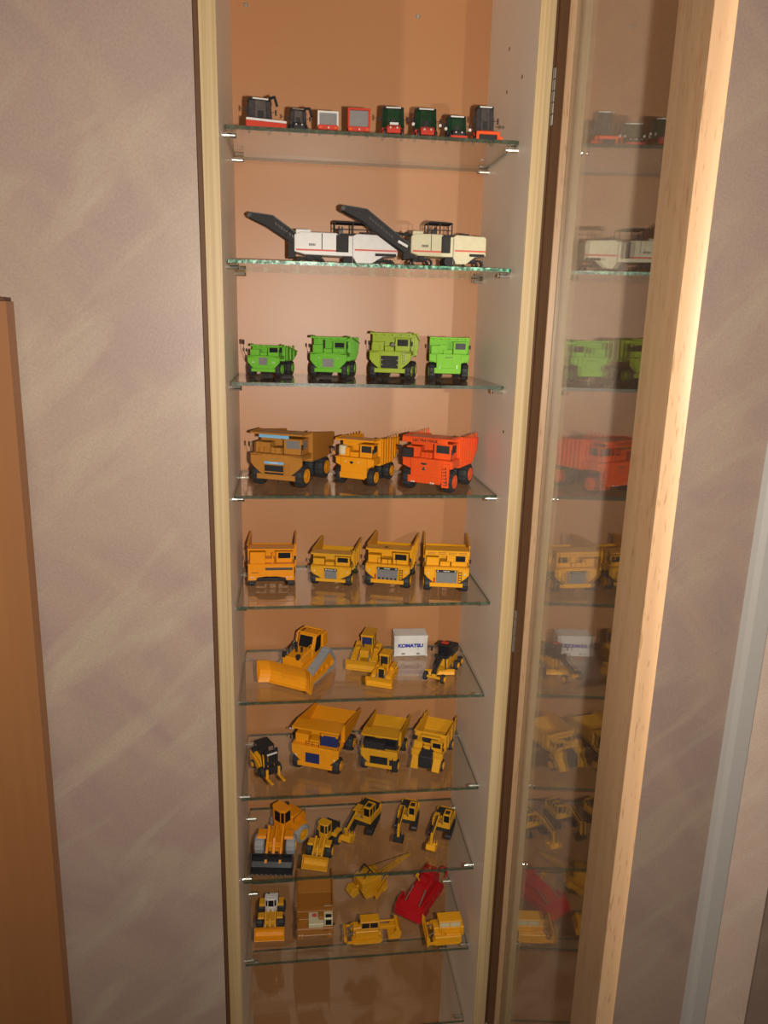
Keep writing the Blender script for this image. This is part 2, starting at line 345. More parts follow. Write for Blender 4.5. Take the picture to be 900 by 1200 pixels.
# glass shelves and their pegs
SZ = [218.9, 76.2, -65.7, -206.8, -355.8, -493.8, -641.6, -778.3, -923.7, -1064.0]
YF, YB, GT = 40.5, 209.3, 4.2
SL = ['top glass shelf carrying eight tiny farm and road vehicles', 'glass shelf with green edge painted with sparkle under the two road milling machines',
      'glass shelf carrying the four green dump trucks', 'glass shelf carrying brown, orange and orange-red dump trucks',
      'glass shelf carrying four yellow front-facing dump trucks', 'glass shelf carrying bulldozers and the white container box',
      'glass shelf carrying the telehandler and three yellow dump trucks', 'glass shelf carrying wheel loaders and three excavators',
      'glass shelf carrying the red dozer and small yellow machines', 'empty glass shelf at the very bottom of the photo']
for i, z in enumerate(SZ):
    me = MB().box(3, W-3, YF, YB, z-GT, z).mesh('glass_shelf', SHELFG); me.materials.append(EDGEB if i == 1 else EDGEG)
    for p in me.polygons:
        if abs(p.normal.z) < .5: p.material_index = 1
    o = bpy.data.objects.new('glass_shelf', me); scene.collection.objects.link(o)
    o['label'] = SL[i]; o['category'] = 'shelf'; o['group'] = 'glass shelves of the cabinet'
    for x0, x1 in ((-.3, 15), (W+.3, W-15)):
        for y in (YF+14, YB-18):
            Cb('shelf_support', MB().lathe([(x0, 3.4), (x0+(x1-x0)*.90, 3.4), (x1, 2.9)], 14, 'x', (0, y, z-GT-3.5)), CHROME)

# ------------------------------------------------------------------ leaning panel at the left
pn = root('wooden_panel', 'orange-brown wooden panel with a dark top edge standing before the plaster wall', 'panel', (-226, -25, FLOORZ), 0)
part('board', MB()._pr([(-260, -12, 0), (-11.5, -12, 0), (-11.5, 12, 0), (-260, 12, 0)], [(-260, -12, 1471), (5, -12, 1471), (5, 12, 1471), (-260, 12, 1471)]), PANELW, pn, None, .6)
part('top_edge', MB().box(-260, 3, -11, 11, 1471.2, 1475), DARKW, pn, None, .4, 'dark brown strip along the top')

# ------------------------------------------------------------------ wheels, shared pieces
_cache = {}
def wheel(parent, x, y, r, wd, tire, rim, side=1, name='wheel', dish=.52):
    k = (r, wd, tire.name, rim.name if rim else '', side, dish)
    if k not in _cache:
        h = wd/2
        t = MB().lathe([(-h, r*.80), (-h*.78, r*.97), (-h*.3, r), (h*.3, r), (h*.78, r*.97), (h, r*.80)], 28, 'y', lug=.045).mesh('wheel', tire)
        g = MB().lathe([(h*.55*side, r*.62), ((h+.6)*side, r*.60), ((h+.45)*side, r*.53), ((h+.15)*side, r*.44), ((h+.15)*side, r*.26), ((h+.7)*side, r*.20), ((h+.8)*side, r*.08)], 20, 'y').mesh('rim', rim) if rim else None
        _cache[k] = (t, g)
    t, g = _cache[k]
    o = part(name, t, tire, parent, (x, y, r))
    if g: part('rim', g, rim, o)
    return o
def rail(parent, pts, h, mat, r=.35, name='railing', mid=True):
    m = MB(); top = [(x, y, z+h) for x, y, z in pts]; m.path(top, r, 4)
    if mid: m.path([(x, y, z+h*.5) for x, y, z in pts], r*.8, 4)
    for a, b in zip(pts, top): m.tube(a, b, r, 4)
    return part(name, m, mat, parent)
def ladder(parent, x, y0, y1, z0, z1, mat, n=4):
    m = MB(); m.tube((x, y0, z0), (x, y0, z1), .4, 4); m.tube((x, y1, z0), (x, y1, z1), .4, 4)
    for i in range(n):
        z = z0+(z1-z0)*(i+.5)/n; m.box(x-.6, x+.6, y0, y1, z-.35, z+.35)
    return part('ladder', m, mat, parent)
def lamps(parent, pts, r=1.1, mat=None):
    for p in pts: part('headlight', MB().lathe([(-.8, r), (.5, r), (.8, r*.6)], 10, 'x', p), mat or LENS, parent, None)
def ticks(parent, name, x, y0, y1, z0, z1, n, mat):
    m = MB(); st = (y1-y0)/n
    for i in range(n):
        y = y0+st*(i+.12); m.box(x-.05, x+.18, y, y+st*.55, z0+(z1-z0)*(.12*(i % 2)), z1)
    return part(name, m, mat, parent)

# ------------------------------------------------------------------ rigid mining dump trucks
def dump_truck(label, front, shelf, hd, wb, Wd, H, r, col, group, rim=None, style='cat', grille=None, grille_mat=None, tire=None, bedcol=None,
               ribs=6, canopy=True, cabcol=None, glaz=None, canopy_len=.70, bedback=1.02, topz=1.0, deckcol=None, hoodw=.24, fr=1.0, tw=.17, duals=True, blind=False, rise=0.0, floorh=None):
    """front = ground point (mm) midway between the front wheels"""
    h = R(hd); cx_, cy_ = front[0]-math.cos(h)*wb/2, front[1]-math.sin(h)*wb/2
    o = root('dump_truck', label, 'toy truck', (cx_, cy_, SZ[shelf]+.15), hd, group)
    rim = rim or col; tire = tire or TIRE; bedcol = bedcol or col; cabcol = cabcol or col; glaz = glaz or WINB; gm = grille_mat or GREY
    t = Wd*tw; xf = wb*.5; xr = -wb*.5; zd = H*.60; xb = xf+r*fr            # xb: nose
    for s in (1, -1):
        wheel(o, xf, s*(Wd/2-t/2), r, t, tire, rim, s)
        wheel(o, xr, s*(Wd/2-t/2), r, t, tire, rim, s)
        if duals: wheel(o, xr, s*(Wd/2-1.5*t-.8), r, t*.95, tire, rim, s)
    hw = Wd*hoodw; zl = H*.20
    ch = MB().box(xr-r*.7, xf+r*.4, -Wd*.13, -Wd*.07, r*.8, r*1.35).box(xr-r*.7, xf+r*.4, Wd*.07, Wd*.13, r*.8, r*1.35)
    for x in (xf, xr): ch.tube((x, -Wd*.36, r), (x, Wd*.36, r), r*.3, 10)
    part('chassis', ch, CHAR, o)
    # nose and fenders
    b = MB()
    if style == 'slab':
        b.box(xf-wb*.12, xb, -Wd*.49, Wd*.49, H*.34, zd)
        pts = [(-Wd*.49, H*.34), (-Wd*.49, H*.20), (-Wd*.32, H*.20), (-Wd*.30, H*.27), (-Wd*.12, H*.30), (Wd*.12, H*.30), (Wd*.30, H*.27), (Wd*.32, H*.20), (Wd*.49, H*.20), (Wd*.49, H*.34)]
        b.px(pts, xb-3.5, xb)
    elif style == 'flat':      # one tall flat hood, low apron
        b.box(xf-wb*.25, xb, -hw, hw, zl, zd+H*.02)
        for s in (1, -1): b.px([(s*hw*.98, H*.40), (s*hw*.98, zd), (s*Wd*.5, zd), (s*Wd*.5, H*.47)], xf-r*1.1, xb-r*.25)
        b.box(xb-2, xb+1.2, -Wd*.36, Wd*.30, zl-H*.03, zl+H*.10)
    else:
        b.box(xf-wb*.25, xb, -hw, hw, zl+2, zd)
        for s in (1, -1):
            b.px([(s*hw*.98, zl+H*.02), (s*hw*.98, zd), (s*Wd*.5, zd-H*.02), (s*Wd*.5, H*.44), (s*Wd*.43, H*.36)], xb-2.6, xb-.3)
            b.box(xf-r*1.05, xb-.5, min(s*hw*.98, s*Wd*.5), max(s*hw*.98, s*Wd*.5), zd-H*.07, zd-H*.01)
    part('body', b, col, o, None, .5)
    if style == 'cat' or style == 'open': part('bumper', MB().box(xb-2.5, xb+1.5, -Wd*.37, Wd*.37, zl-H*.045, zl+H*.05), col, o, None, .4)
    # deck
    part('deck', MB().box(xf-r*1.3, xb-.2, -Wd*.5, Wd*.5, zd, zd+1.2), col, o, None, .2)
    # cab on the driver's side (left of the vehicle)
    c0, c1 = Wd*.10, Wd*.45; xc0, xc1 = xf-r*.95, xf+r*.45; zc = H*.905
    cb = MB().px([(c0, zd+1.2), (c1, zd+1.2), (c1, zc-H*.02), (c0, zc-H*.02)], xc0, xc1); cbo = part('cab', cb, cabcol, o, None, .5)
    part('cab_roof', MB().box(xc0-.8, xc1+1.5, c0-1, c1+1, zc-H*.02, zc), cabcol, cbo, None, .3)
    zw0, zw1 = zd+(zc-zd)*.42, zd+(zc-zd)*.88
    if not blind:
        part('windscreen', MB().box(xc1-.4, xc1+.12, c0+(c1-c0)*.14, c1-(c1-c0)*.12, zw0, zw1), glaz, cbo)
        part('side_window', MB().box(xc0+(xc1-xc0)*.2, xc1-(xc1-xc0)*.15, c1-.4, c1+.12, zw0, zw1), glaz, cbo)
    # equipment box on the other side
    part('air_cleaner', MB().box(xf-r*.7, xf+r*.35, -Wd*.46, -Wd*.18, zd+1.2, zd+(H-zd)*.52), deckcol or col, o, None, .4)
    part('hood_top', MB().box(xf-r*.9, xf+r*.5, -Wd*.15, Wd*.07, zd+1.2, zd+(H-zd)*.30), deckcol or col, o, None, .4)
    # grille
    if grille:
        gy0, gy1, gz0, gz1 = grille; gy0 *= Wd; gy1 *= Wd; gz0 *= H; gz1 *= H
        g = part('grille', MB().box(xb-.2, xb+.45, gy0, gy1, gz0, gz1), gm, o)
        fm = MB()
        for a, c_, d_, e in ((gy0-1, gy0, gz0-1, gz1+1), (gy1, gy1+1, gz0-1, gz1+1), (gy0, gy1, gz0-1, gz0), (gy0, gy1, gz1, gz1+1)): fm.box(xb-.2, xb+1.0, a, c_, d_, e)
        part('grille_frame', fm, col, g)
        sm = MB(); n = 7
        for i in range(1, n): z = gz0+(gz1-gz0)*i/n; sm.box(xb+.3, xb+.65, gy0+.5, gy1-.5, z-.22, z+.22)
        part('grille_slats', sm, gm, g)
    # dump bed
    bw = Wd*.5*1.02; x0 = xf-r*1.15; xe = xr-wb*(bedback-.5)*.62-r*.5; zt = H*topz; zf = floorh*H if floorh else max(r*2.05, H*.42)
    sp = [(x0, zf), (x0, zt-.5), (xe-2, zt+H*rise), (xe-3, zt+H*rise-H*.08), (xe, zf+(zt+H*rise-zf)*.46), (xr-r*.2, zf-H*.015)]
    bd = MB(); th = 1.4
    for s in (1, -1): a, c_ = (s*bw, s*(bw-th)); bd.py(sp, min(a, c_), max(a, c_))
    yi = bw-th+.2
    bd.py([(x0, zf), (x0, zt-.6), (x0-th, zt-.6), (x0-th, zf)], -yi, yi)                                   # front wall
    bd.py([(x0, zf-.6), (x0-.1, zf+1.2), (xr-r*.2, zf+.6), (xr-r*.2, zf-H*.015-1)], -yi, yi)              # floor
    bd.py([(xr-r*.2, zf-H*.015-1), (xr-r*.2, zf+.6), (xe+.4, zf+(zt+H*rise-zf)*.46+1.4), (xe, zf+(zt+H*rise-zf)*.46)], -yi, yi)
    bedo = part('dump_bed', bd, bedcol, o, None, .3)
    rb = MB()
    for i in range(ribs):
        x = x0-(x0-xe)*(i+.5)/(ribs+.3); zb_ = zf if x > xr-r*.2 else zf+(zt-zf)*.46*((xr-r*.2-x)/(xr-r*.2-xe))
        for s in (1, -1): a, c_ = s*bw, s*(bw+1.1); rb.box(x-.8, x+.8, min(a, c_), max(a, c_), zb_+.6, zt-.6)
    for s in (1, -1): rb.beam((x0, s*(bw+.3), zt-.4), (xe-2, s*(bw+.3), zt+H*rise-.2), 2.0, 1.6)
    if ribs: part('bed_ribs', rb, bedcol, bedo)
    if canopy:
        xk = xb-r*.05 if canopy_len >= .7 else x0+(xb-x0)*canopy_len
        cn = MB().py([(x0-.3, zt-1.6), (x0-.3, zt-.2), (xk, zt+.3), (xk, zt-1.9)], -bw*.97, bw*.97)
        for s in (1, -1): a, c_ = s*bw*.97, s*(bw*.97-1.2); cn.py([(x0, zt-.3), (x0, zt+1.6), (xk-1, zt+1.3), (xk, zt+.2)], min(a, c_), max(a, c_))
        for i in range(5): y = -bw*.8+i*bw*.4; cn.py([(x0, zt-3.4), (x0, zt-1.4), (xk-2, zt-1.6)], y-.5, y+.5)
        part('canopy', cn, bedcol, bedo, None, .3)
    # mirrors
    mm = MB()
    for s in (1, -1):
        mm.tube((xb-1, s*Wd*.48, zd+1), (xb+.5, s*Wd*.515, zd+H*.20), .3, 4); mm.box(xb+.2, xb+1.0, s*Wd*.515-1.1, s*Wd*.515+1.1, zd+H*.14, zd+H*.23)
    part('mirrors', mm, CHAR, o)
    o['_x'] = 0; del o['_x']
    return o, dict(xf=xf, xb=xb, xr=xr, zd=zd, zl=zl, hw=hw, bw=bw, zt=zt, x0=x0, W=Wd, H=H, r=r)

GG = 'green dump trucks on the third shelf'; G4 = 'large dump trucks on the fourth shelf'; G5 = 'yellow dump trucks on the fifth shelf'; G7 = 'dump trucks on the seventh shelf'
# third shelf, four green trucks
o, q = dump_truck('smallest green dump truck with a tall mirror, leftmost of the green ones', (41.5, 142), 2, -108, 46, 45, 44, 10.2, GREEN, GG, style='cat', grille=(-.13, .13, .36, .58), ribs=3, canopy_len=.5, hoodw=.30, bedback=.85, topz=.93, rise=-.20)
part('mirror_arm', MB().path([(q['xb'], -22, 20), (q['xb']+1, -27, 34), (q['xb']+1, -27, 48)], .35).box(q['xb']+.6, q['xb']+1.4, -29, -25.6, 42, 48), CHAR, o)
lamps(o, [(q['xb']+.3, -15, 19), (q['xb']+.3, 15, 19), (q['xb']+.3, 13, 19), (q['xb']+.3, -13, 19)], .9)
o, q = dump_truck('bright green dump truck with a small grey grille, second green one from the left', (127, 134), 2, -106, 46, 50, 54, 11.2, GREEN, GG, grille=(-.15, .15, .28, .48), ribs=7, hoodw=.28, rise=-.16)
lamps(o, [(q['xb']+.3, -13, 27), (q['xb']+.3, 13, 27)], .9); part('exhaust', MB().tube((q['xf'], -8, 34), (q['xf'], -8, 50), 1.2, 8), CHAR, o)
rail(o, [(q['xb']-1, y, q['zd']+1) for y in (6, 14, 22)], 7, GREEN)
o, q = dump_truck('olive-lime dump truck with a big dark framed grille, third green one', (209, 128), 2, -106, 46, 56, 61, 11.6, GREENY, GG, grille=(-.22, .20, .24, .52), grille_mat=CHAR, ribs=4, hoodw=.25, rise=-.18, floorh=.5)
lamps(o, [(q['xb']+1, -10.5, 20), (q['xb']+1, -10.5, 26), (q['xb']+1, 10, 20), (q['xb']+1, 10, 26)], .7)
part('chrome_tank', MB().lathe([(q['xb']-6, 3.0), (q['xb']-1.5, 3.4), (q['xb']-.5, 2.4)], 12, 'x', (0, 3, 46)), CHROME, o); ladder(o, q['xb']+.6, 17, 21, 20, 38, CHROME, 5)
rail(o, [(q['xb']-1, y, q['zd']+1) for y in (-25, -14, -3)], 8, GREENY)
o, q = dump_truck('light green dump truck with a plain flat nose, rightmost of the green ones', (287.5, 126), 2, -101, 50, 53, 57, 11.5, GREENL, GG, style='flat', ribs=0, hoodw=.31, rise=-.18)
lamps(o, [(q['xb']+1.2, -12, 17), (q['xb']+1.2, -12, 20), (q['xb']+1.2, 11, 17), (q['xb']+1.2, 11, 20)], .8)
part('intake', MB().box(q['xf']-3, q['xf']+4, -14, -4, 36, 47), GREENL, o, None, .4); rail(o, [(q['xb']-3, y, q['zd']+1) for y in (-12, -7, -2)], 6, GREENL)
ticks(o, 'nameplate', q['xb']+.1, -5, 5, 30, 31.6, 5, INKK)

# fourth shelf
o, q = dump_truck('large ochre-brown dump truck with pale blue stripes, left on its shelf', (61, 100), 3, -114, 72, 74, 72, 16, BROWN, G4, rim=ORANGE, style='open', grille=(-.22, .15, .18, .42), grille_mat=BLACK, ribs=0, bedback=.9, hoodw=.26, glaz=GREY, tw=.19, rise=-.13)
part('stripe', MB().box(q['xb']-.4, q['xb']+.6, -q['bw']*.62, q['bw']*.50, q['zt']-5.8, q['zt']-1.8), BLUE, o, None, 0, 'pale blue stripe under the canopy lip')
part('hood_stripe', MB().box(q['xb']+.3, q['xb']+1.2, -16.5, 11.5, 31.8, 35), BLUE, o); ticks(o, 'nameplate', q['xb']+1.2, -8, 3, 32.6, 34.2, 7, WHITE)
part('grille_bar', MB().box(q['xb']+.3, q['xb']+1.5, -17, 12, 20.6, 22), BROWN, o)
rail(o, [(q['xb']-.5, y, q['zd']+1) for y in (-30, -24, -16, -8, 0, 8)], 9, BROWN); rail(o, [(q['xb']-8, y, q['zd']+1) for y in (-34, -26, -16, -8)], 13, BROWN)
part('rear_view_tank', MB().lathe([(-7, 3.4), (7, 3.4)], 12, 'z', (q['xf'], -30, 50)), BROWN, o); ladder(o, q['xb']+1, 13, 19, 14, 34, BROWN, 5)
part('tow_hook', MB().tube((q['xb'], 3, 8), (q['xb'], 3, 13), 1.2, 6), CHAR, o)

o, q = dump_truck('orange-yellow dump truck with ribbed bed, middle truck between brown and red ones', (163.5, 106), 3, -119, 57, 56, 63, 12.6, ORANGE, G4, style='flat', ribs=7, hoodw=.34, glaz=CHAR, tw=.18, rise=-.10)
lamps(o, [(q['xb']+.4, -12, 33), (q['xb']+.4, 7, 33)], .9); part('badge', MB().px([(-5.5, 34), (-.5, 34), (-1, 31.5), (-3, 30), (-5, 31.5)], q['xb']+.2, q['xb']+.5), BLACK, o)
part('air_tank', MB().lathe([(-6.5, 5), (-4, 6), (4, 6), (6, 5)], 14, 'z', (q['xf']+1, -21, 47)), CREAM, o, None, 0, 'pale air cleaner drum')
sm = MB()
for z in (16, 20, 24, 28): sm.box(q['xb']+.0, q['xb']+.35, -16, 12, z-.25, z+.25)
part('grille_lines', sm, ORANGED, o); part('side_mirror', MB().tube((q['xb'], -28, 36), (q['xb']+1, -32, 50), .35, 4).lathe([(-1, 2), (1, 2)], 10, 'x', (q['xb']+1, -32, 51)), CHAR, o)
part('beacon', MB().lathe([(-2.5, 1.6), (2.5, 1.6)], 8, 'z', (q['xb']-1, -30, 44)), ORANGE, o)

o, q = dump_truck('big orange-red dump truck with black lettering on its canopy, right on its shelf', (257, 69), 3, -122, 62, 70, 72, 15.2, ORED, G4, style='flat', ribs=9, bedback=.95, hoodw=.31, glaz=CHAR, tw=.19, rim=ORED, rise=-.13)
text('lettering', 'LECTRA HAUL', 5.4, INKK, o, (q['xb']-.2+.9, -2, q['zt']-3.6), (R(90), 0, R(90)), .1, 1.02, .12, 'black canopy lettering')
part('canopy_lip', MB().box(q['xb']-1.6, q['xb']+.5, -q['bw']*.97, q['bw']*.80, q['zt']-7, q['zt']-.6), ORED, o, None, .3)
lamps(o, [(q['xb']+1.4, -19, 13.5), (q['xb']+1.4, -16, 13.5), (q['xb']+1.4, 8, 13.5), (q['xb']+1.4, 11, 13.5)], 1.2)
part('oval_badge', MB().lathe([(0, 5.0), (.5, 4.6)], 16, 'x').xf(Matrix.Translation((q['xb']+.1, -3, 38)) @ Matrix.Diagonal((1, 1, .32, 1))), CHROME, o); ticks(o, 'badge_mark', q['xb']+.7, -6.5, .5, 37.4, 38.6, 4, INKK)
part('emblem', MB().px([(-6, 29.5), (0, 29.5), (-1.4, 31.4), (-2, 34), (-4, 34), (-4.6, 31.4)], q['xb']+.05, q['xb']+.45), CHROME, o)
lm = MB()
for i in range(6):
    z = 12+i*4.2; lm.box(q['xb']-.1, q['xb']+.5, 24-.4*i+1, 30-.4*i, z, z+.8); lm.box(q['xb']-.1, q['xb']+.5, 29.2-.4*i, 30-.4*i, z, z+3)
part('ladder_plate', MB().box(q['xb']-3, q['xb']-.1, 22.5, 32, 9, 40), ORED, o); part('ladder', lm, CHAR, o)
rail(o, [(q['xb']-2, y, q['zd']+1) for y in (-9, -2, 4)], 8, ORED, .6); part('side_box', MB().box(q['xf']-8, q['xb']-1.5, -34, -22, q['zd']+1, q['zd']+13), CHAR, o, None, .5)
part('mirror_arm', MB().tube((q['xb'], -36, 40), (q['xb']+1, -38, 58), .35, 4).lathe([(-1, 1.6), (1, 1.6)], 10, 'x', (q['xb']+1, -38, 59)).tube((q['xb'], -34, 38), (q['xb'], -35, 53), .5, 4), CHAR, o)

# fifth shelf
o, q = dump_truck('orange slab-fronted dump truck facing straight ahead, leftmost on its shelf', (46, 121), 4, -91, 50, 65, 57, 9.5, ORANGED, G5, style='slab', ribs=4, canopy_len=.8, tw=.15, fr=1.25, rise=.04)
part('lamp_strip', MB().box(q['xb']-.2, q['xb']+.8, -8, 30, 26.5, 30.5), CHROME, o, None, .3, 'bright reflective strip'); ticks(o, 'nameplate', q['xb'], -27, -17, 22, 23.6, 6, INKK)
part('crease', MB().box(q['xb']-.2, q['xb']+.35, -31.5, 31.5, 19.6, 20.4), ORANGED, o); lamps(o, [(q['xb']+.2, y, 16) for y in (-28, -24, 22, 27)], 1.1)
part('deck_box', MB().box(q['xf']-4, q['xb']-2, -29, -8, q['zd']+1, 52), ORANGED, o, None, .5); part('steering_column', MB().box(q['xb']-7, q['xb']-5, 1, 3, q['zd']+1, 50), ORANGED, o)
for y in (-27, 27): part('mud_flap', MB().box(q['xb']-3.4, q['xb']-.6, y-4, y+4, 6, 13.4), TIRE, o)

def catface(o, q, slots=False, small=False, rung=True):
    xb = q['xb']; gw = .155 if small else .235
    z1 = q['H']*.56
    part('name_bar', MB().box(xb+.4, xb+1.3, -q['W']*gw, q['W']*gw, z1-3.4, z1), BLACK, o, None, 0, 'black bar with white plate'); ticks(o, 'nameplate', xb+1.3, -4.5, 4.5, z1-2.5, z1-.9, 6, WHITE)
    lamps(o, [(xb+1.4, s*(q['W']*gw-2.4), z1-1.6) for s in (1, -1)], 1.15); lamps(o, [(xb+.2, s*q['W']*.41, q['H']*.46) for s in (1, -1)], 1.15)
    if slots:
        for i in range(5): y = -q['W']*gw*.78+i*q['W']*gw*.39; part('grille_slot', MB().box(xb+.4, xb+.8, y-1.3, y+1.3, q['H']*.24, q['H']*.30), BLACK, o)
    if rung:
        ladder(o, xb+.6, q['W']*.27, q['W']*.34, q['zl']+2, q['zd']-4, CHAR, 5); part('extinguisher', MB().lathe([(q['zl']+3, 1.2), (q['zl']+10, 1.2)], 8, 'z', (xb+.3, -q['W']*.27, 0)), RED, o)
o, q = dump_truck('small yellow dump truck with a narrow grey grille, second from left on its shelf', (131, 121), 4, -104, 54, 58, 48, 9.8, YEL2, G5, grille=(-.15, .15, .25, .50), ribs=5, hoodw=.19, rise=.02)
catface(o, q, small=True, rung=False); ticks(o, 'door_letters', q['xf']+q['r']*.45+.05, 8, 19, 35.5, 37.5, 6, INKK)
o, q = dump_truck('yellow dump truck with slotted grey grille and dark canopy hole, third on its shelf', (210.5, 108), 4, -106, 60, 63, 58, 11.8, YEL, G5, grille=(-.235, .235, .22, .52), ribs=5, hoodw=.26, rise=-.01)
catface(o, q, slots=True); part('canopy_hole', MB().lathe([(0, 3), (.3, 3)], 12, 'z', ((q['x0']+q['xb'])/2, -4, q['zt']+.05)), BLACK, o)
rail(o, [(q['xb']-1.5, y, q['zd']+1) for y in (-14, 0, 12)], 9, CHAR, .3, 'railing', False)
part('window_panes', MB().box(q['xf']+5.5, q['xf']+6.0, 10, 14, 30, 33).box(q['xf']+5.5, q['xf']+6, 19, 23, 30, 33), BLACK, o)
o, q = dump_truck('yellow dump truck with louvred canopy front and plain grey grille, rightmost on its shelf', (289.5, 88), 4, -100, 62, 62, 61, 11.8, YEL, G5, grille=(-.235, .235, .20, .52), ribs=4, hoodw=.26, rise=-.02)
catface(o, q)
lv = MB()
for i in range(4):
    y = -27+i*14.2
    for z in (0, 2.2): lv.box(q['xb']-.5, q['xb']+.35, y, y+11.5, q['zt']-4.6+z, q['zt']-3.8+z)
part('canopy_front', MB().box(q['xb']-1.8, q['xb']-.2, -q['bw']*.97, q['bw']*.97, q['zt']-6.5, q['zt']-.4), YEL, o, None, .2); part('louvres', lv, BROWND, o)
part('deck_panel', MB().box(q['xf']-2, q['xb']-6, 0, 12, q['zd']+8, q['zd']+17), YEL, o, None, .3)

# seventh shelf
o, q = dump_truck('largest orange dump truck with blue grille, left of the three big trucks', (111, 103), 6, -112, 66, 73, 71, 12.6, ORANGE, G7, style='open', grille=(-.20, .10, .22, .48), grille_mat=WINBL, ribs=0, hoodw=.28, glaz=WINBL, bedback=1.1, rise=-.20, floorh=.60)
rail(o, [(q['xb']-1, y, q['zd']+1) for y in (-14, -4, 6)], 8, CHAR, .3); lamps(o, [(q['xb']-.5, s*30, 27) for s in (1, -1)], 1.6); lamps(o, [(q['xb']-1, -q['bw']-2, q['zt']-3), (q['xb']-1, -q['bw']+2, q['zt']-3)], 1.3)
rail(o, [(q['xb']-1, y, q['zd']-5) for y in (14, 22, 30)], 6, CHAR, .3); part('panoramic_glass', MB().box(q['xf']+2, q['xf']+8, 6, 33, q['zd']+3, q['zd']+17), WINBL, o, None, .6)
o, q = dump_truck('yellow dump truck with black engine bay and framed dark grille, middle truck', (204, 96), 6, -110, 60, 56, 60, 10.2, YEL2, G7, style='open', grille=(-.24, .24, .18, .46), grille_mat=BLACK, ribs=0, hoodw=.27, cabcol=BLACK, deckcol=BLACK, rim=YEL, rise=-.18, floorh=.58)
part('engine_bay', MB().box(q['xf']-6, q['xb']-2, -24, 8, q['zd']+1.2, q['zd']+12), CHAR, o, None, .4); rail(o, [(q['xb']-.5, y, q['zd']+1) for y in (-22, -12, -2, 8)], 9, CHAR, .3)
part('hand_rails', MB().path([(q['xb'], -28, 6), (q['xb']+1, -30, 34), (q['xb']-8, -29, 48)], .45).path([(q['xb']+1, 20, 2), (q['xb']+1, 21, 28)], .6), CHAR, o)
part('step_box', MB().box(q['xf']+4, q['xb']+.5, 16, 27, 9, 24), CHAR, o, None, .4)
# long-nosed truck with black hood
o, q = dump_truck('small yellow dump truck with long black hood, rightmost truck on its shelf', (276, 93), 6, -115, 62, 48, 53, 9.5, YEL2, G7, style='none', canopy=False, ribs=3, hoodw=.20, rim=YEL, rise=-.14, floorh=.5)
part('long_hood', MB().py([(q['xf']-4, 12), (q['xf']-4, 37), (q['xb']+10, 30), (q['xb']+12, 12)], -10, 10), BLACK, o, None, 1.2, 'glossy black engine hood')
part('hood_ribs', MB().py([(q['xf']+2, 36), (q['xf']+2, 36.8), (q['xb']+10, 31), (q['xb']+10, 30)], -7, -5).py([(q['xf']+2, 36), (q['xf']+2, 36.8), (q['xb']+10, 31), (q['xb']+10, 30)], 5, 7), CHAR, o)
for s in (1, -1): part('fender', MB().py([(q['xf']-10, 18), (q['xf']-8, 24), (q['xf']+9, 24), (q['xb']+9, 14), (q['xb']+11, 8), (q['xb']+8, 8)], min(s*10.5, s*22), max(s*10.5, s*22)), YEL2, o, None, .6)
part('cab_cover', MB().box(q['xf']-16, q['xf']-2, -13, 16, 38, 51), YEL2, o, None, .6); part('cab_windows', MB().box(q['xf']-2.1, q['xf']-1.6, -11, 14, 41, 49), BLACK, o)
part('engine_detail', MB().box(q['xf']-4, q['xf']+8, 10.2, 14, 22, 30).tube((q['xf']-4, -12, 30), (q['xf']-4, -22, 44), .8, 6).box(q['xf']-7, q['xf']-2, -26, -19, 42, 47), BLACK, o)

# ninth shelf: brown truck with a cream cab, seen from above
o, q = dump_truck('brown-orange dump truck with cream cab and deck, on the lowest loaded shelf', (107, 84), 8, -91, 66, 56, 44, 10, BROWND, 'small machines on the ninth shelf', style='slab', ribs=3, canopy_len=.35, rim=BROWND, fr=1.4, tw=.16, blind=True)
part('cream_deck', MB().box(q['xf']-14, q['xb']-1, -10, 13, q['zd']+1, 34), CREAM, o, None, .4, 'cream deck plate with red print'); part('cream_cab', MB().box(q['xf']-16, q['xb']-3, 13.5, 27, q['zd']+1, 42), CREAM, o, None, .6)
part('cab_window', MB().box(q['xb']-3.1, q['xb']-2.6, 16, 25, 30, 39), WINB, o); part('roof_window', MB().box(q['xb']-11, q['xb']-4.5, 16, 25, 42, 42.4), WINB, o)
ticks(o, 'front_mark', q['xb'], 12, 22, 22, 24, 4, INKK); part('red_print', MB().lathe([(0, 4), (.2, 4)], 14, 'z', (q['xf']-5, -1, 34.1)), INKR, o); lamps(o, [(q['xb']+.2, y, 16) for y in (-24, -20, 22)], 1.0, CREAM)

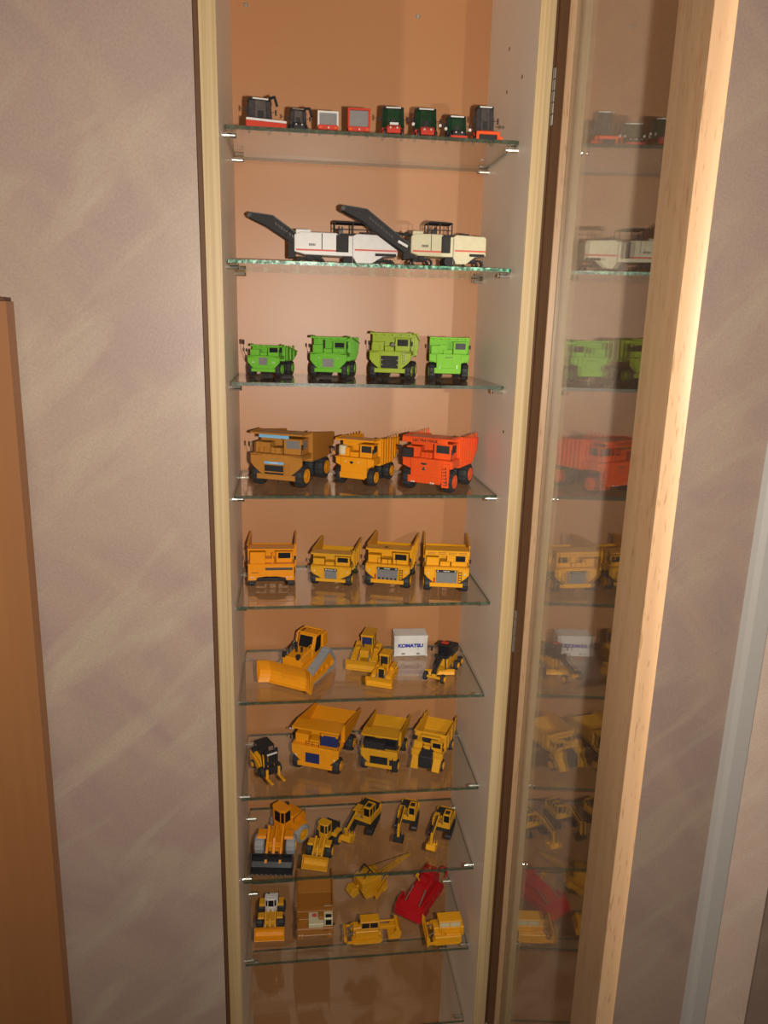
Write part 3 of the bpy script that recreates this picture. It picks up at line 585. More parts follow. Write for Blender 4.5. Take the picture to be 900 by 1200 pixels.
# ------------------------------------------------------------------ crawler tracks
def track(parent, x0, x1, y, w_, h, mat, name='track', pads=True, top=None, z0=0):
    """oval (or, with top=(x, z), high-drive triangular) crawler belt"""
    r = h/2; c = []
    if top is None:
        for i in range(9): a = R(-90-180*i/8); c.append((x0+r+r*math.cos(a), r+r*math.sin(a)))
        for i in range(9): a = R(90-180*i/8); c.append((x1-r+r*math.cos(a), r+r*math.sin(a)))
    else:
        tx, tz = top
        for i in range(5): a = R(-90-110*i/4); c.append((x0+r+r*math.cos(a), r+r*math.sin(a)))
        for i in range(6): a = R(150-110*i/5); c.append((tx+r*.8*math.cos(a), tz+r*.8*math.sin(a)))
        for i in range(5): a = R(40-130*i/4); c.append((x1-r+r*math.cos(a), r+r*math.sin(a)))
    n = len(c); mx = sum(p[0] for p in c)/n; mz = sum(p[1] for p in c)/n
    inner = [(mx+(p[0]-mx)*.86, mz+(p[1]-mz)*.72) for p in c]
    m = MB()
    for i in range(n):
        j = (i+1) % n; m._pr([(c[i][0], y-w_/2, c[i][1]+z0), (c[j][0], y-w_/2, c[j][1]+z0), (inner[j][0], y-w_/2, inner[j][1]+z0), (inner[i][0], y-w_/2, inner[i][1]+z0)],
                             [(c[i][0], y+w_/2, c[i][1]+z0), (c[j][0], y+w_/2, c[j][1]+z0), (inner[j][0], y+w_/2, inner[j][1]+z0), (inner[i][0], y+w_/2, inner[i][1]+z0)])
    if pads:
        per = [0]
        for i in range(n): per.append(per[-1]+math.dist(c[i], c[(i+1) % n]))
        L = per[-1]; k = max(12, int(L/3.2))
        for i in range(k):
            d_ = L*i/k; s = max(j for j in range(n) if per[j] <= d_); f_ = (d_-per[s])/max(1e-6, per[s+1]-per[s]); a, b_ = c[s], c[(s+1) % n]
            px, pz = a[0]+(b_[0]-a[0])*f_, a[1]+(b_[1]-a[1])*f_; tx_, tz_ = (b_[0]-a[0])/(per[s+1]-per[s]), (b_[1]-a[1])/(per[s+1]-per[s])
            nx, nz_ = (px-mx), (pz-mz); q_ = (tz_, -tx_) if tz_*nx-tx_*nz_ > 0 else (-tz_, tx_)
            if pz < 1.2: continue
            m._pr([(px-tx_*.5, y-w_/2-.2, pz-tz_*.5+z0), (px+tx_*.5, y-w_/2-.2, pz+tz_*.5+z0), (px+tx_*.5+q_[0]*.6, y-w_/2-.2, pz+tz_*.5+q_[1]*.6+z0), (px-tx_*.5+q_[0]*.6, y-w_/2-.2, pz-tz_*.5+q_[1]*.6+z0)],
                  [(px-tx_*.5, y+w_/2+.2, pz-tz_*.5+z0), (px+tx_*.5, y+w_/2+.2, pz+tz_*.5+z0), (px+tx_*.5+q_[0]*.6, y+w_/2+.2, pz+tz_*.5+q_[1]*.6+z0), (px-tx_*.5+q_[0]*.6, y+w_/2+.2, pz-tz_*.5+q_[1]*.6+z0)])
    t_ = part(name, m, mat, parent)
    return t_, inner
def trackframe(parent, inner, y, w_, mat, r, x0, x1):
    m = MB().py(inner, y-w_*.32, y+w_*.32)
    o_ = part('track_frame', m, mat, parent)
    wh = MB()
    n = 5
    for i in range(n):
        x = x0+r+(x1-x0-2*r)*i/(n-1)
        wh.lathe([(-w_*.45, r*.62), (w_*.45, r*.62)], 12, 'y', (x, y, r))
    part('rollers', wh, mat, o_)
def blade(parent, x, wdt, h, mat, z0=.6, curve=3.0, wing=0, name='blade', cap=True):
    """dozer blade, concave side forward; wing bends the ends forward (U-blade)"""
    m = MB(); n = 7; sec = []
    for i in range(n):
        f = i/(n-1); sec.append((-curve*math.sin(math.pi*f)+ (1.5*f if f > .5 else 0), z0+h*f))
    ys = [-wdt/2, -wdt*.34, wdt*.34, wdt/2] if wing else [-wdt/2, wdt/2]
    off = [wing, 0, 0, wing] if wing else [0, 0]
    for k in range(len(ys)-1):
        a = []; b = []
        for (sx_, z) in sec: a.append((x+sx_+off[k], ys[k], z)); b.append((x+sx_+off[k+1], ys[k+1], z))
        for (sx_, z) in reversed(sec): a.append((x+sx_+off[k]-1.6, ys[k], z)); b.append((x+sx_+off[k+1]-1.6, ys[k+1], z))
        m._pr(a, b)
    if cap:
        for k, s in ((0, -1), (-1, 1)):
            y = ys[k]; m.py([(x+off[k]+.6, z0), (x+off[k]-curve-1.2, z0+h*.3), (x+off[k]-curve-1, z0+h*.7), (x+off[k]+1.8, z0+h), (x+off[k]+2.2, z0+h*.5)], y-.5, y+.5)
    o_ = part(name, m, mat, parent, None, 0)
    part('cutting_edge', MB().box(x-.4, x+.9, -wdt*.34 if wing else -wdt/2, wdt*.34 if wing else wdt/2, z0-.4, z0+2.2), mat, o_)
    return o_

G6 = 'earthmovers on the sixth shelf'
# big dozer with U blade
o = root('bulldozer', 'largest orange bulldozer with huge blade and grey tracks, at the left of its shelf', 'toy bulldozer', (92, 124, SZ[5]+.15), -121, G6)
for s in (1, -1):
    t_, inn = track(o, -42, 36, s*24, 13, 16, TIREG, top=(-22, 29)); trackframe(t_, inn, s*24, 13, ORANGE, 8, -42, 36)
part('hull', MB().box(-34, 34, -17, 17, 8, 26), ORANGE, o, None, .8); part('engine_hood', MB().py([(-2, 26), (-2, 41), (34, 38), (34, 26)], -12, 12), ORANGE, o, None, 1)
part('radiator_guard', MB().box(34, 37, -15, 15, 12, 40), ORANGE, o, None, .6)
cbo = part('cab', MB().py([(-28, 26), (-28, 58), (-8, 58), (-1, 40), (-1, 26)], -13, 13), ORANGE, o, None, .8)
part('front_window', MB()._pr([(-.6, -10.5, 39.5), (-.6, 10.5, 39.5), (-7.2, 10.5, 56), (-7.2, -10.5, 56)], [(.3, -10.5, 39.5), (.3, 10.5, 39.5), (-6.3, 10.5, 56.4), (-6.3, -10.5, 56.4)]), WINB, cbo)
for s in (1, -1): part('side_window', MB().py([(-24, 36), (-25, 54), (-10, 54), (-4, 40), (-9, 32), (-19, 32)], s*13.2-.3, s*13.2+.3), WINB, cbo)
part('roof_cage', MB().path([(-1, -15, 40), (-8, -15, 60), (-28, -15, 60)], 1.2, 6).path([(-1, 15, 40), (-8, 15, 60), (-28, 15, 60)], 1.2, 6).path([(-8, -15, 60), (-8, 15, 60)], 1.2, 6).path([(-28, -15, 60), (-28, 15, 60)], 1.2, 6), ORANGE, o)
rail(o, [(2, 12, 40), (12, 12, 39), (22, 12, 38), (32, 12, 37)], 8, ORANGE, .6); rail(o, [(2, -12, 40), (12, -12, 39), (22, -12, 38), (32, -12, 37)], 8, BLACK, .5)
part('exhaust', MB().tube((16, -4, 38), (16, -4, 53), 1.8, 8).tube((16, 5, 38), (16, 5, 48), 1.6, 8), BLACK, o); part('lift_cylinders', MB().tube((30, -13, 30), (44, -13, 20), 2, 8).tube((30, 13, 30), (44, 13, 20), 2, 8), ORANGE, o)
part('tank', MB().box(-46, -29, -14, 14, 30, 52), ORANGE, o, None, 1.5); part('corner_boxes', MB().box(33, 38, -15, -10, 38, 45).box(33, 38, 8, 13, 38, 45), BLACK, o)
for s in (1, -1): part('push_arm', MB().beam((-6, s*33, 10), (44, s*33, 9), 4, 6), ORANGE, o, None, .4)
blade(o, 50, 86, 34, ORANGE, .8, 5, 7)
part('hull_mount', MB().box(34, 46, -12, 12, 8, 18), ORANGE, o)
part('ripper', MB().box(-54, -42, -10, 10, 12, 20).py([(-54, 2), (-52, 20), (-48, 20), (-51, 2)], -2, 2), ORANGE, o, None, .5)

def dozer(label, loc, hd, L, Wd, H, col, shelf, group, roof=None, trk=None, bw=None, bh=None, high=False, cabin='glass', rip=True, frontblack=False, cabx=(-.42, .02), tall=1.0, glaz=None):
    o = root('bulldozer', label, 'toy bulldozer', (loc[0], loc[1], SZ[shelf]+.15), hd, group); th = H*.34; tw_ = Wd*.22; trk = trk or col; bw = bw or Wd*1.15; bh = bh or H*.36
    for s in (1, -1):
        y = s*(Wd/2-tw_/2); t_, inn = track(o, -L*.42, L*.34, y, tw_, th, trk, top=(-L*.22, th*1.25) if high else None); trackframe(t_, inn, y, tw_, col, th/2, -L*.42, L*.34)
    part('hull', MB().box(-L*.36, L*.30, -Wd*.27, Wd*.27, th*.45, th*1.1), col, o, None, .5); part('engine_hood', MB().py([(0, th*1.1), (0, H*.66), (L*.30, H*.60), (L*.30, th*.6)], -Wd*.17, Wd*.17), col, o, None, .8)
    if frontblack: part('radiator', MB().box(L*.30, L*.31+.4, -Wd*.14, Wd*.14, th*.75, H*.60), BLACK, o); part('radiator_frame', MB().box(L*.29, L*.32, -Wd*.19, -Wd*.14, th*.7, H*.66).box(L*.29, L*.32, Wd*.14, Wd*.19, th*.7, H*.66).box(L*.29, L*.32, -Wd*.19, Wd*.19, H*.60, H*.66), col, o)
    for s in (1, -1): part('fender', MB().box(-L*.40, 0, min(s*Wd*.25, s*Wd*.44), max(s*Wd*.25, s*Wd*.44), th*1.28 if high else th*1.08, th*1.5), col, o, None, .4)
    x0, x1 = L*cabx[0], L*cabx[1]; cw = Wd*.22; gz = glaz or WINB; zc = H*tall
    c_ = part('cab', MB().box(x0, x1, -cw, cw, th*1.1, zc*.60).box(x0, x0+1.2, -cw, cw, zc*.6, zc*.93), col, o, None, .4)
    part('windows', MB().box(x0+1, x1-.6, -cw+.6, cw-.6, zc*.60, zc*.93), gz, c_)
    pm = MB()
    for x in (x0+.6, (x0+x1)/2, x1-.6):
        for y in (-cw+.4, cw-.4): pm.box(x-.6, x+.6, y-.6, y+.6, zc*.58, zc*.94)
    part('cab_posts', pm, col, c_); part('cab_roof', MB().box(x0-1.2, x1+1.2, -cw-1, cw+1, zc*.92, zc), roof or col, c_, None, .6)
    part('exhaust', MB().tube((L*.14, -Wd*.08, H*.6), (L*.14, -Wd*.08, H*.84), 1.0, 8), CHAR, o)
    for s in (1, -1): part('push_arm', MB().beam((-L*.05, s*Wd*.54, th*.5), (L*.46, s*Wd*.50, th*.4), Wd*.06, th*.30), col, o)
    part('lift_cylinders', MB().tube((L*.27, -Wd*.2, th*1.3), (L*.44, -Wd*.2, th*.7), 1.1, 8).tube((L*.27, Wd*.2, th*1.3), (L*.44, Wd*.2, th*.7), 1.1, 8), STEEL, o)
    blade(o, L*.50, bw, bh, col, .6, bh*.12)
    if rip:
        part('ripper', MB().box(-L*.53, -L*.42, -Wd*.26, Wd*.26, th*.6, th*1.0).py([(-L*.56, 1), (-L*.52, th), (-L*.48, th), (-L*.53, 1)], -Wd*.2, -Wd*.15).py([(-L*.56, 1), (-L*.52, th), (-L*.48, th), (-L*.53, 1)], Wd*.15, Wd*.2), col, o, None, .3)
    return o
dozer('mid-sized yellow bulldozer with yellow-roofed round cab, second machine on its shelf', (187, 155), -109, 66, 40, 44, YEL2, 5, G6, bw=48, bh=16, high=True, trk=YEL2, glaz=WINBL, tall=1.0)
dozer('smaller yellow bulldozer with black windows and black radiator, in front of the white box', (207, 97), -113, 54, 30, 38, YEL, 5, G6, bw=38, bh=13.5, frontblack=True, cabx=(-.30, .06), glaz=BLACK, tall=1.05)

# container box
o = root('container_box', 'white ribbed toy container with blue lettering at the back of the sixth shelf', 'toy container', (257, 182, SZ[5]+.15), -91)
part('shell', MB().box(-17, 12, -26, 26, 0, 34), WHITE, o, None, .6)
rm = MB()
for i in range(18): y = -24.5+i*2.88; rm.box(12, 12.5, y-.55, y+.55, 2, 32)
part('ribs', rm, WHITE, o); text('lettering', 'KOMATSU', 7.6, INKB, o, (12.7, -.5, 17.5), (R(90), 0, R(90)), .12, 1.10, .45, 'bold blue lettering')
part('latches', MB().box(12.4, 13, -14, -9, 3, 5.5).box(12.4, 13, 9, 14, 3, 5.5), GREY, o)
part('corner_castings', MB().box(9, 12.8, -26.4, -23.5, 0, 3).box(9, 12.8, 23.5, 26.4, 0, 3).box(9, 12.8, -26.4, -23.5, 31, 34.3).box(9, 12.8, 23.5, 26.4, 31, 34.3), WHITE, o)

# motor grader
o = root('motor_grader', 'yellow and black motor grader with slanted blade beside the white box', 'toy grader', (296, 112, SZ[5]+.15), -122, G6)
for s in (1, -1): wheel(o, 34, s*13.5, 6.8, 5, TIRE, YEL, s); wheel(o, -18, s*15, 7.5, 6.5, TIRE, YEL, s); wheel(o, -34, s*15, 7.5, 6.5, TIRE, YEL, s)
part('front_axle', MB().box(32.5, 35.5, -12, 12, 5, 8.5).px([(-3, 7), (3, 7), (3, 13), (-3, 13)], 32, 37), YEL2, o, None, .4)
part('main_frame', MB().beam((36, 0, 12), (30, 0, 19), 6, 6).beam((31, 0, 18), (2, 0, 30), 5, 5.5), BLACK, o, None, .5)
part('rear_frame', MB().box(-42, 2, -8, 8, 8, 24), YEL2, o, None, .6); part('engine_cover', MB().box(-42, -14, -9, 9, 20, 33), BLACK, o, None, .8)
cbo = part('cab', MB().box(-14, 2, -9, 9, 24, 28).box(-14, 2, -9.5, 9.5, 42, 44), BLACK, o, None, .4); part('cab_glass', MB().box(-13, 1, -8, 8, 28, 42), WINB, cbo); part('seat', MB().box(-10, -3, -5, 5, 44, 46), RED, cbo, None, .6, 'red roof patch')
part('circle', MB().lathe([(10, 9), (12, 9)], 20, 'z', (12, 0, 0)), YEL2, o); part('drawbar', MB().beam((32, 0, 10), (12, 0, 12), 4, 3), YEL2, o)
part('moldboard', MB().py([(-1, 1), (-2.2, 5), (-1, 9.5), (0, 9.5), (-1.0, 5), (0.4, 1)], -22, 22).xf(Matrix.Translation((12, 0, 0)) @ Matrix.Rotation(R(28), 4, 'Z')), YEL, o)
part('lift_arms', MB().tube((10, -7, 30), (14, -10, 12), .9, 6).tube((10, 7, 30), (14, 10, 12), .9, 6).box(7, 11, -10, 10, 27, 31), BLACK, o)
part('tandem_case', MB().box(-38, -14, -12, -10, 5, 11).box(-38, -14, 10, 12, 5, 11), YEL2, o)
part('mirrors', MB().tube((2, -10, 40), (5, -16, 38), .4, 4).box(4.6, 5.4, -18, -15, 33, 40).tube((2, 10, 40), (5, 16, 38), .4, 4).box(4.6, 5.4, 15, 18, 33, 40), BLACK, o)

# telehandler / forklift
o = root('forklift', 'small black and yellow forklift with raised mast and two forks at far left', 'toy forklift', (34, 108, SZ[6]+.15), -62, 'machines on the seventh shelf')
for s in (1, -1): wheel(o, 14, s*13, 8, 7, TIRE, BLACK, s); wheel(o, -14, s*12, 7, 6, TIRE, YEL, s)
part('body', MB().py([(-24, 8), (-25, 22), (-14, 26), (6, 22), (12, 12), (12, 6), (-20, 6)], -11, 11), YEL, o, None, 1); part('side_plate', MB().py([(-26, 10), (-26, 24), (-10, 20), (14, 10), (14, 6), (-20, 6)], -13, -11), YEL, o, None, .5)
part('seat_block', MB().box(-14, -2, -7, 7, 24, 34), BLACK, o, None, 1.2)
part('cab_frame', MB().path([(-18, -10, 24), (-16, -10, 42), (6, -10, 42), (11, -10, 14)], 1.0).path([(-18, 10, 24), (-16, 10, 42), (6, 10, 42), (11, 10, 14)], 1.0).box(-17, 7, -11, 11, 41, 43), BLACK, o)
part('mast', MB().box(17, 21, -10, -6.5, 2, 44).box(17, 21, 6.5, 10, 2, 44).box(17.5, 20.5, -7, 7, 38, 42).box(17.5, 20.5, -7, 7, 20, 24).box(17.8, 20, -4, 4, 3, 40), BLACK, o, None, .3)
part('white_bar', MB().box(21, 22.4, -8, 8, 36.5, 39), WHITE, o, None, .3, 'white bar across the mast'); part('carriage', MB().box(21, 23.5, -12, 12, 8, 18), BLACK, o, None, .4)
for s in (1, -1): part('fork', MB().box(23.5, 25.3, s*9.5-1.8, s*9.5+1.8, 2, 16).box(23.5, 42, s*9.5-1.8, s*9.5+1.8, 1.0, 2.6), YEL, o, None, .3)
part('counterweight', MB().box(-27, -16, -12, 12, 12, 28), BLACK, o, None, 1.5)

# ------------------------------------------------------------------ wheel loaders
def bucket(parent, x, wdt, h, mat, teeth=0, z0=.8, name='bucket', depth=None, line=None, tmat=None):
    d_ = depth or h*.85; m = MB(); sec = [(x+d_, z0), (x+d_*.3, z0), (x+d_*.02, z0+h*.25), (x, z0+h*.6), (x+d_*.2, z0+h*.95), (x+d_*.32, z0+h)]
    out = sec+[(a+1.2 if i > 1 else a, b_+1.2 if i < 3 else b_-.1) for i, (a, b_) in reversed(list(enumerate(sec)))]
    m.py(out, -wdt/2, wdt/2)
    for s in (1, -1): m.py(sec+[(x+d_*.75, z0+h*.45)], min(s*wdt/2, s*(wdt/2-1.3)), max(s*wdt/2, s*(wdt/2-1.3)))
    b_ = part(name, m, mat, parent, None, .3)
    if teeth:
        tm = MB()
        for i in range(teeth): y = -wdt/2+wdt*(i+.5)/teeth; tm._pr([(x+d_-1, y-1.1, z0), (x+d_-1, y+1.1, z0), (x+d_-1, y+1.1, z0+1.6), (x+d_-1, y-1.1, z0+1.6)], [(x+d_+4, y-.6, z0), (x+d_+4, y+.6, z0), (x+d_+4, y+.6, z0+.5), (x+d_+4, y-.6, z0+.5)])
        part('teeth', tm, tmat or mat, b_)
    return b_
def loader(label, joint, shelf, hf, hr, Wd, sc, col, tire, rimc, bmat, bwid, bh, group, teeth=0, cabc=None, rearc=None, glaz=None, blackout=False, r=None, tmat=None, reach=1.0):
    """articulated loader; root at the joint, facing hf; rear frame swings to hr"""
    o = root('wheel_loader', label, 'toy loader', (joint[0], joint[1], SZ[shelf]+.15), hf, group); S = sc; r = r or 11*S; tw_ = Wd*.24; glaz = glaz or WINB; rearc = rearc or col; cabc = cabc or col
    for s in (1, -1): wheel(o, 20*S, s*(Wd/2-tw_/2), r, tw_, tire, rimc, s)
    part('front_frame', MB().box(2*S, 30*S, -Wd*.2, Wd*.2, r*.7, r*1.7), col, o, None, .6)
    for s in (1, -1):
        part('lift_arm', MB().py([(8*S, r*2.3), (12*S, r*2.7), (34*S*reach, r*1.5), (46*S*reach, r*.55), (43*S*reach, r*.3), (30*S*reach, r*1.1)], s*Wd*.17-1.6*S, s*Wd*.17+1.6*S), col, o, None, .3)
        part('fender', MB().py([(8*S, r*1.9), (10*S, r*2.15), (24*S, r*2.15), (26*S, r*1.9)], min(s*Wd*.22, s*Wd*.44), max(s*Wd*.22, s*Wd*.44)), col, o, None, .3)
    part('tilt_cylinder', MB().tube((6*S, 0, r*2.3), (30*S, 0, r*1.9), 1.9*S, 8).beam((30*S, 0, r*2.3), (42*S*reach, 0, r*.8), 3*S, 3*S), col, o)
    part('cross_tube', MB().tube((30*S, -Wd*.17, r*1.3), (30*S, Wd*.17, r*1.3), 2*S, 8), col, o)
    bucket(o, 42*S*reach, bwid, bh, bmat, teeth, tmat=tmat)
    Mr = Matrix.Rotation(R(hr-hf), 4, 'Z')
    def rear(name, mb, mat, bevel=0, parent=o): mb.xf(Mr); return part(name, mb, mat, parent, None, bevel)
    for s in (1, -1):
        w_ = wheel(o, 0, 0, r, tw_, tire, rimc, s); p = Mr @ Vector((-22*S, s*(Wd/2-tw_/2), 0)); w_.location = (p.x*.001, p.y*.001, r*.001); w_.rotation_euler = (0, 0, R(hr-hf))
    rear('rear_frame', MB().box(-38*S, 2*S, -Wd*.2, Wd*.2, r*.7, r*1.6), CHAR if blackout else rearc, .6)
    rear('engine_hood', MB().py([(-40*S, r*1.3), (-41*S, r*2.3), (-36*S, r*2.75), (-14*S, r*2.9), (-14*S, r*1.4)], -Wd*.24, Wd*.24), rearc, 1.0)
    rear('rear_grille', MB().box(-42*S, -40.6*S, -Wd*.17, Wd*.17, r*1.5, r*2.3), CHAR)
    c_ = rear('cab', MB().pz([(-14*S, -Wd*.21), (-2*S, -Wd*.21), (1*S, -Wd*.12), (1*S, Wd*.12), (-2*S, Wd*.21), (-14*S, Wd*.21)], r*1.5, r*2.5), cabc, .5)
    rear('cab_windows', MB().pz([(-13.4*S, -Wd*.20), (-2.3*S, -Wd*.20), (.5*S, -Wd*.11), (.5*S, Wd*.11), (-2.3*S, Wd*.20), (-13.4*S, Wd*.20)], r*2.5, r*3.75), glaz, 0, c_)
    rear('cab_roof', MB().pz([(-15*S, -Wd*.22), (-2*S, -Wd*.23), (2*S, -Wd*.13), (2*S, Wd*.13), (-2*S, Wd*.23), (-15*S, Wd*.22)], r*3.75, r*4.0), cabc, .6, c_)
    pm = MB()
    for x, y in ((-13.5*S, -Wd*.2), (-13.5*S, Wd*.2), (-2.3*S, -Wd*.2), (-2.3*S, Wd*.2), (.5*S, -Wd*.11), (.5*S, Wd*.11)): pm.box(x-.6, x+.6, y-.6, y+.6, r*2.4, r*3.8)
    rear('cab_posts', pm, cabc, 0, c_)
    rear('exhaust', MB().tube((-24*S, -Wd*.1, r*2.8), (-24*S, -Wd*.1, r*3.6), 1.4*S, 8), CHAR)
    rear('handrail', MB().path([(-16*S, Wd*.26, r*2.6), (-38*S, Wd*.24, r*2.9)], .5).path([(-16*S, Wd*.26, r*1.6), (-16*S, Wd*.26, r*2.6)], .5).path([(-38*S, Wd*.24, r*2.3), (-38*S, Wd*.24, r*2.9)], .5), CHAR)
    for s in (1, -1): rear('rear_fender', MB().py([(-34*S, r*1.9), (-31*S, r*2.15), (-14*S, r*2.15), (-12*S, r*1.7)], min(s*Wd*.22, s*Wd*.44), max(s*Wd*.22, s*Wd*.44)), col, .3)
    return o
G8 = 'machines on the eighth shelf'
loader('largest orange wheel loader with grey tyres and wide black toothed bucket', (50.5, 121), 7, -97, -136, 62, 1.15, ORANGED, TIREG, YEL, BLACK, 62, 25, G8, teeth=9, r=15, tmat=STEEL, reach=1.08)
loader('small yellow and black wheel loader with yellow bucket beside the big orange loader', (118.5, 103), 7, -106, -126, 40, .90, YEL2, TIRE, YEL, YEL2, 39, 17, G8, r=10.5, rearc=CHAR, cabc=YEL2, glaz=BLACK, blackout=True)
loader('old wheel loader with white rear body and gold bucket on the lowest loaded shelf', (38, 125), 8, -92, -92, 44, .76, YEL2, TIRE, CHAR, ORANGE, 46, 17, 'small machines on the ninth shelf', r=9.5, cabc=WHITE, rearc=WHITE)

# ------------------------------------------------------------------ excavators
def excavator(label, loc, shelf, hd, swing, S, col, boom, bmat, group, teeth=4, roof=True, cabglass=None):
    """boom: points (x, z) foot, elbow, stick joint, bucket joint in house space"""
    o = root('excavator', label, 'toy excavator', (loc[0], loc[1], SZ[shelf]+.15), hd, group)
    for s in (1, -1): t_, inn = track(o, -24*S, 24*S, s*14*S, 8*S, 10*S, BLACK); trackframe(t_, inn, s*14*S, 8*S, CHAR, 5*S, -24*S, 24*S)
    part('undercarriage', MB().box(-9*S, 9*S, -11*S, 11*S, 4*S, 9*S).lathe([(9*S, 8*S), (11*S, 8*S)], 16, 'z'), CHAR, o, None, .4)
    M_ = Matrix.Rotation(R(swing), 4, 'Z')
    def hp(name, mb, mat, bevel=0, parent=o): mb.xf(M_); return part(name, mb, mat, parent, None, bevel)
    hp('house', MB().pz([(-26*S, -10*S), (-22*S, -15*S), (10*S, -15*S), (10*S, 15*S), (-22*S, 15*S), (-26*S, 10*S)], 11*S, 20*S), col, .6)
    hp('engine_cover', MB().box(-25*S, -8*S, -13*S, 13*S, 20*S, 25*S), CHAR, .8); hp('side_tank', MB().box(-8*S, 9*S, -15*S, -6*S, 20*S, 25*S), col, .8); hp('counterweight', MB().pz([(-30*S, -9*S), (-25*S, -15.5*S), (-21*S, -15.5*S), (-21*S, 15.5*S), (-25*S, 15.5*S), (-30*S, 9*S)], 12*S, 24*S), col, 1)
    c_ = hp('cab', MB().box(-5*S, 12*S, 4*S, 15*S, 20*S, 24*S).box(-5*S, 12*S, 3.6*S, 15.4*S, 36*S, 37.5*S), col, .4)
    hp('cab_glass', MB().box(-4.5*S, 11.6*S, 4.5*S, 14.6*S, 24*S, 36*S), cabglass or WINB, 0, c_)
    pm = MB()
    for x in (-4.5*S, 3*S, 11.6*S):
        for y in (4.4*S, 14.6*S): pm.box(x-.6, x+.6, y-.6, y+.6, 23*S, 36.5*S)
    hp('cab_posts', pm, col, 0, c_); hp('roof_hatch', MB().box(0, 8*S, 6*S, 13*S, 37.5*S, 38.1*S), BLACK, 0, c_)
    f, e, k, b_ = [(x*S, z*S) for x, z in boom]; y = -1.5*S
    hp('boom', MB().beam((f[0], y, f[1]), (e[0], y, e[1]), 5*S, 6*S).beam((e[0], y, e[1]), (k[0], y, k[1]), 4.6*S, 5*S), col, .4)
    hp('boom_cylinders', MB().tube((8*S, y-4*S, 16*S), ((f[0]+e[0])/2+2, y-4*S, (f[1]+e[1])/2), 1.2*S, 8).tube((8*S, y+4*S, 16*S), ((f[0]+e[0])/2+2, y+4*S, (f[1]+e[1])/2), 1.2*S, 8), STEEL)
    hp('stick', MB().beam((k[0]+1*S, y, k[1]+3*S), (b_[0], y, b_[1]), 4*S, 4.5*S), col, .4)
    hp('stick_cylinder', MB().tube((e[0], y, e[1]+4*S), (k[0]+1*S, y, k[1]+4*S), 1.3*S, 8), CHAR)
    bx, bz = b_; w_ = 8*S
    sec = [(bx+2*S, bz+1*S), (bx+5*S, bz-6*S), (bx+1*S, bz-11*S), (bx-8*S, bz-10*S), (bx-11*S, bz-4*S)]
    m = MB()
    inn = [(x+(bx-2*S-x)*.14, z+(bz-1*S-z)*.14) for x, z in sec]
    m.py(sec+inn[::-1], y-w_, y+w_)
    for s in (1, -1): m.py(sec, min(y+s*w_, y+s*(w_-1)), max(y+s*w_, y+s*(w_-1)))
    bo = hp('bucket', m, bmat, .2)
    tm = MB()
    for i in range(teeth): yy = y-w_+2*w_*(i+.5)/teeth; tm.tube((bx-10.5*S, yy, bz-4.5*S), (bx-12*S, yy, bz+1*S), 1.0*S, 5, .4*S)
    hp('bucket_teeth', tm, bmat, 0, bo)
    return o
BM = [(6, 18), (26, 38), (52, 22), (49, 12)]
excavator('yellow excavator with slanted black track and bucket curled in, left one of three', (188, 152), 7, -112, -12, 1.12, YEL2, [(6, 20), (26, 34), (50, 24), (48, 13)], YEL2, G8)
excavator('yellow excavator with a black bucket, middle of the three excavators', (258, 152), 7, -106, -6, .98, YEL2, [(6, 20), (24, 42), (52, 32), (56, 13)], BLACK, G8)
excavator('yellow excavator with toothed yellow bucket, rightmost of the three excavators', (311, 128), 7, -113, -4, .98, YEL2, [(6, 20), (26, 40), (54, 30), (58, 13)], YEL, G8)

G9 = 'small machines on the ninth shelf'
# dark yellow cable crane with boom to the right
o = root('cable_crane', 'yellow crane with a long thin boom reaching towards the red dozer', 'toy crane', (204, 178, SZ[8]+.15), 27, G9)
for s in (1, -1): t_, inn = track(o, -22, 22, s*14, 8, 10, YEL2); trackframe(t_, inn, s*14, 8, YEL2, 5, -22, 22)
part('undercarriage', MB().box(-9, 9, -10, 10, 4, 9).lathe([(9, 9), (11, 9)], 16, 'z'), YEL2, o)
part('house', MB().box(-26, 12, -15, 15, 11, 30), YEL2, o, None, 1); part('house_roof', MB().py([(-26, 30), (-20, 34), (6, 34), (12, 30)], -13, 13), YEL2, o, None, .5)
c_ = part('cab', MB().box(2, 16, 4, 16, 12, 32), YEL2, o, None, .6); part('cab_window', MB().box(15.8, 16.4, 6, 14, 20, 29), BLACK, c_); part('side_window', MB().box(5, 13, -.4+16, 16.4, 20, 29), BLACK, c_)
part('gantry', MB().path([(-20, -8, 33), (-8, -8, 46), (0, -8, 34)], 1).path([(-20, 8, 33), (-8, 8, 46), (0, 8, 34)], 1).path([(-8, -8, 46), (-8, 8, 46)], 1), BLACK, o)
bm = MB()
for y in (-3, 3):
    bm.tube((12, y, 16), (80, y*.5, 34), .9, 5); bm.tube((12, y, 22), (80, y*.5, 37), .9, 5)
for i in range(8):
    f = i/8; x = 12+68*f; bm.tube((x, -3*(1-f/2), 16+18*f), (x+8, 3*(1-f/2), 22+15*(f+.12)), .6, 4)
part('lattice_boom', bm, YEL2, o); part('cables', MB().tube((-8, 0, 46), (80, 0, 37), .4, 4), CHAR, o)
part('clam_bucket', MB().py([(-40, 4), (-46, 12), (-40, 22), (-30, 20), (-28, 8)], -9, 9).beam((-30, 0, 14), (-24, 0, 18), 4, 4), YEL2, o, None, 1)
part('side_blade', MB().py([(20, 2), (17, 10), (20, 20), (22, 20), (19.5, 10), (22, 2)], -20, 20).xf(Matrix.Rotation(R(-60), 4, 'Z')), YEL, o)

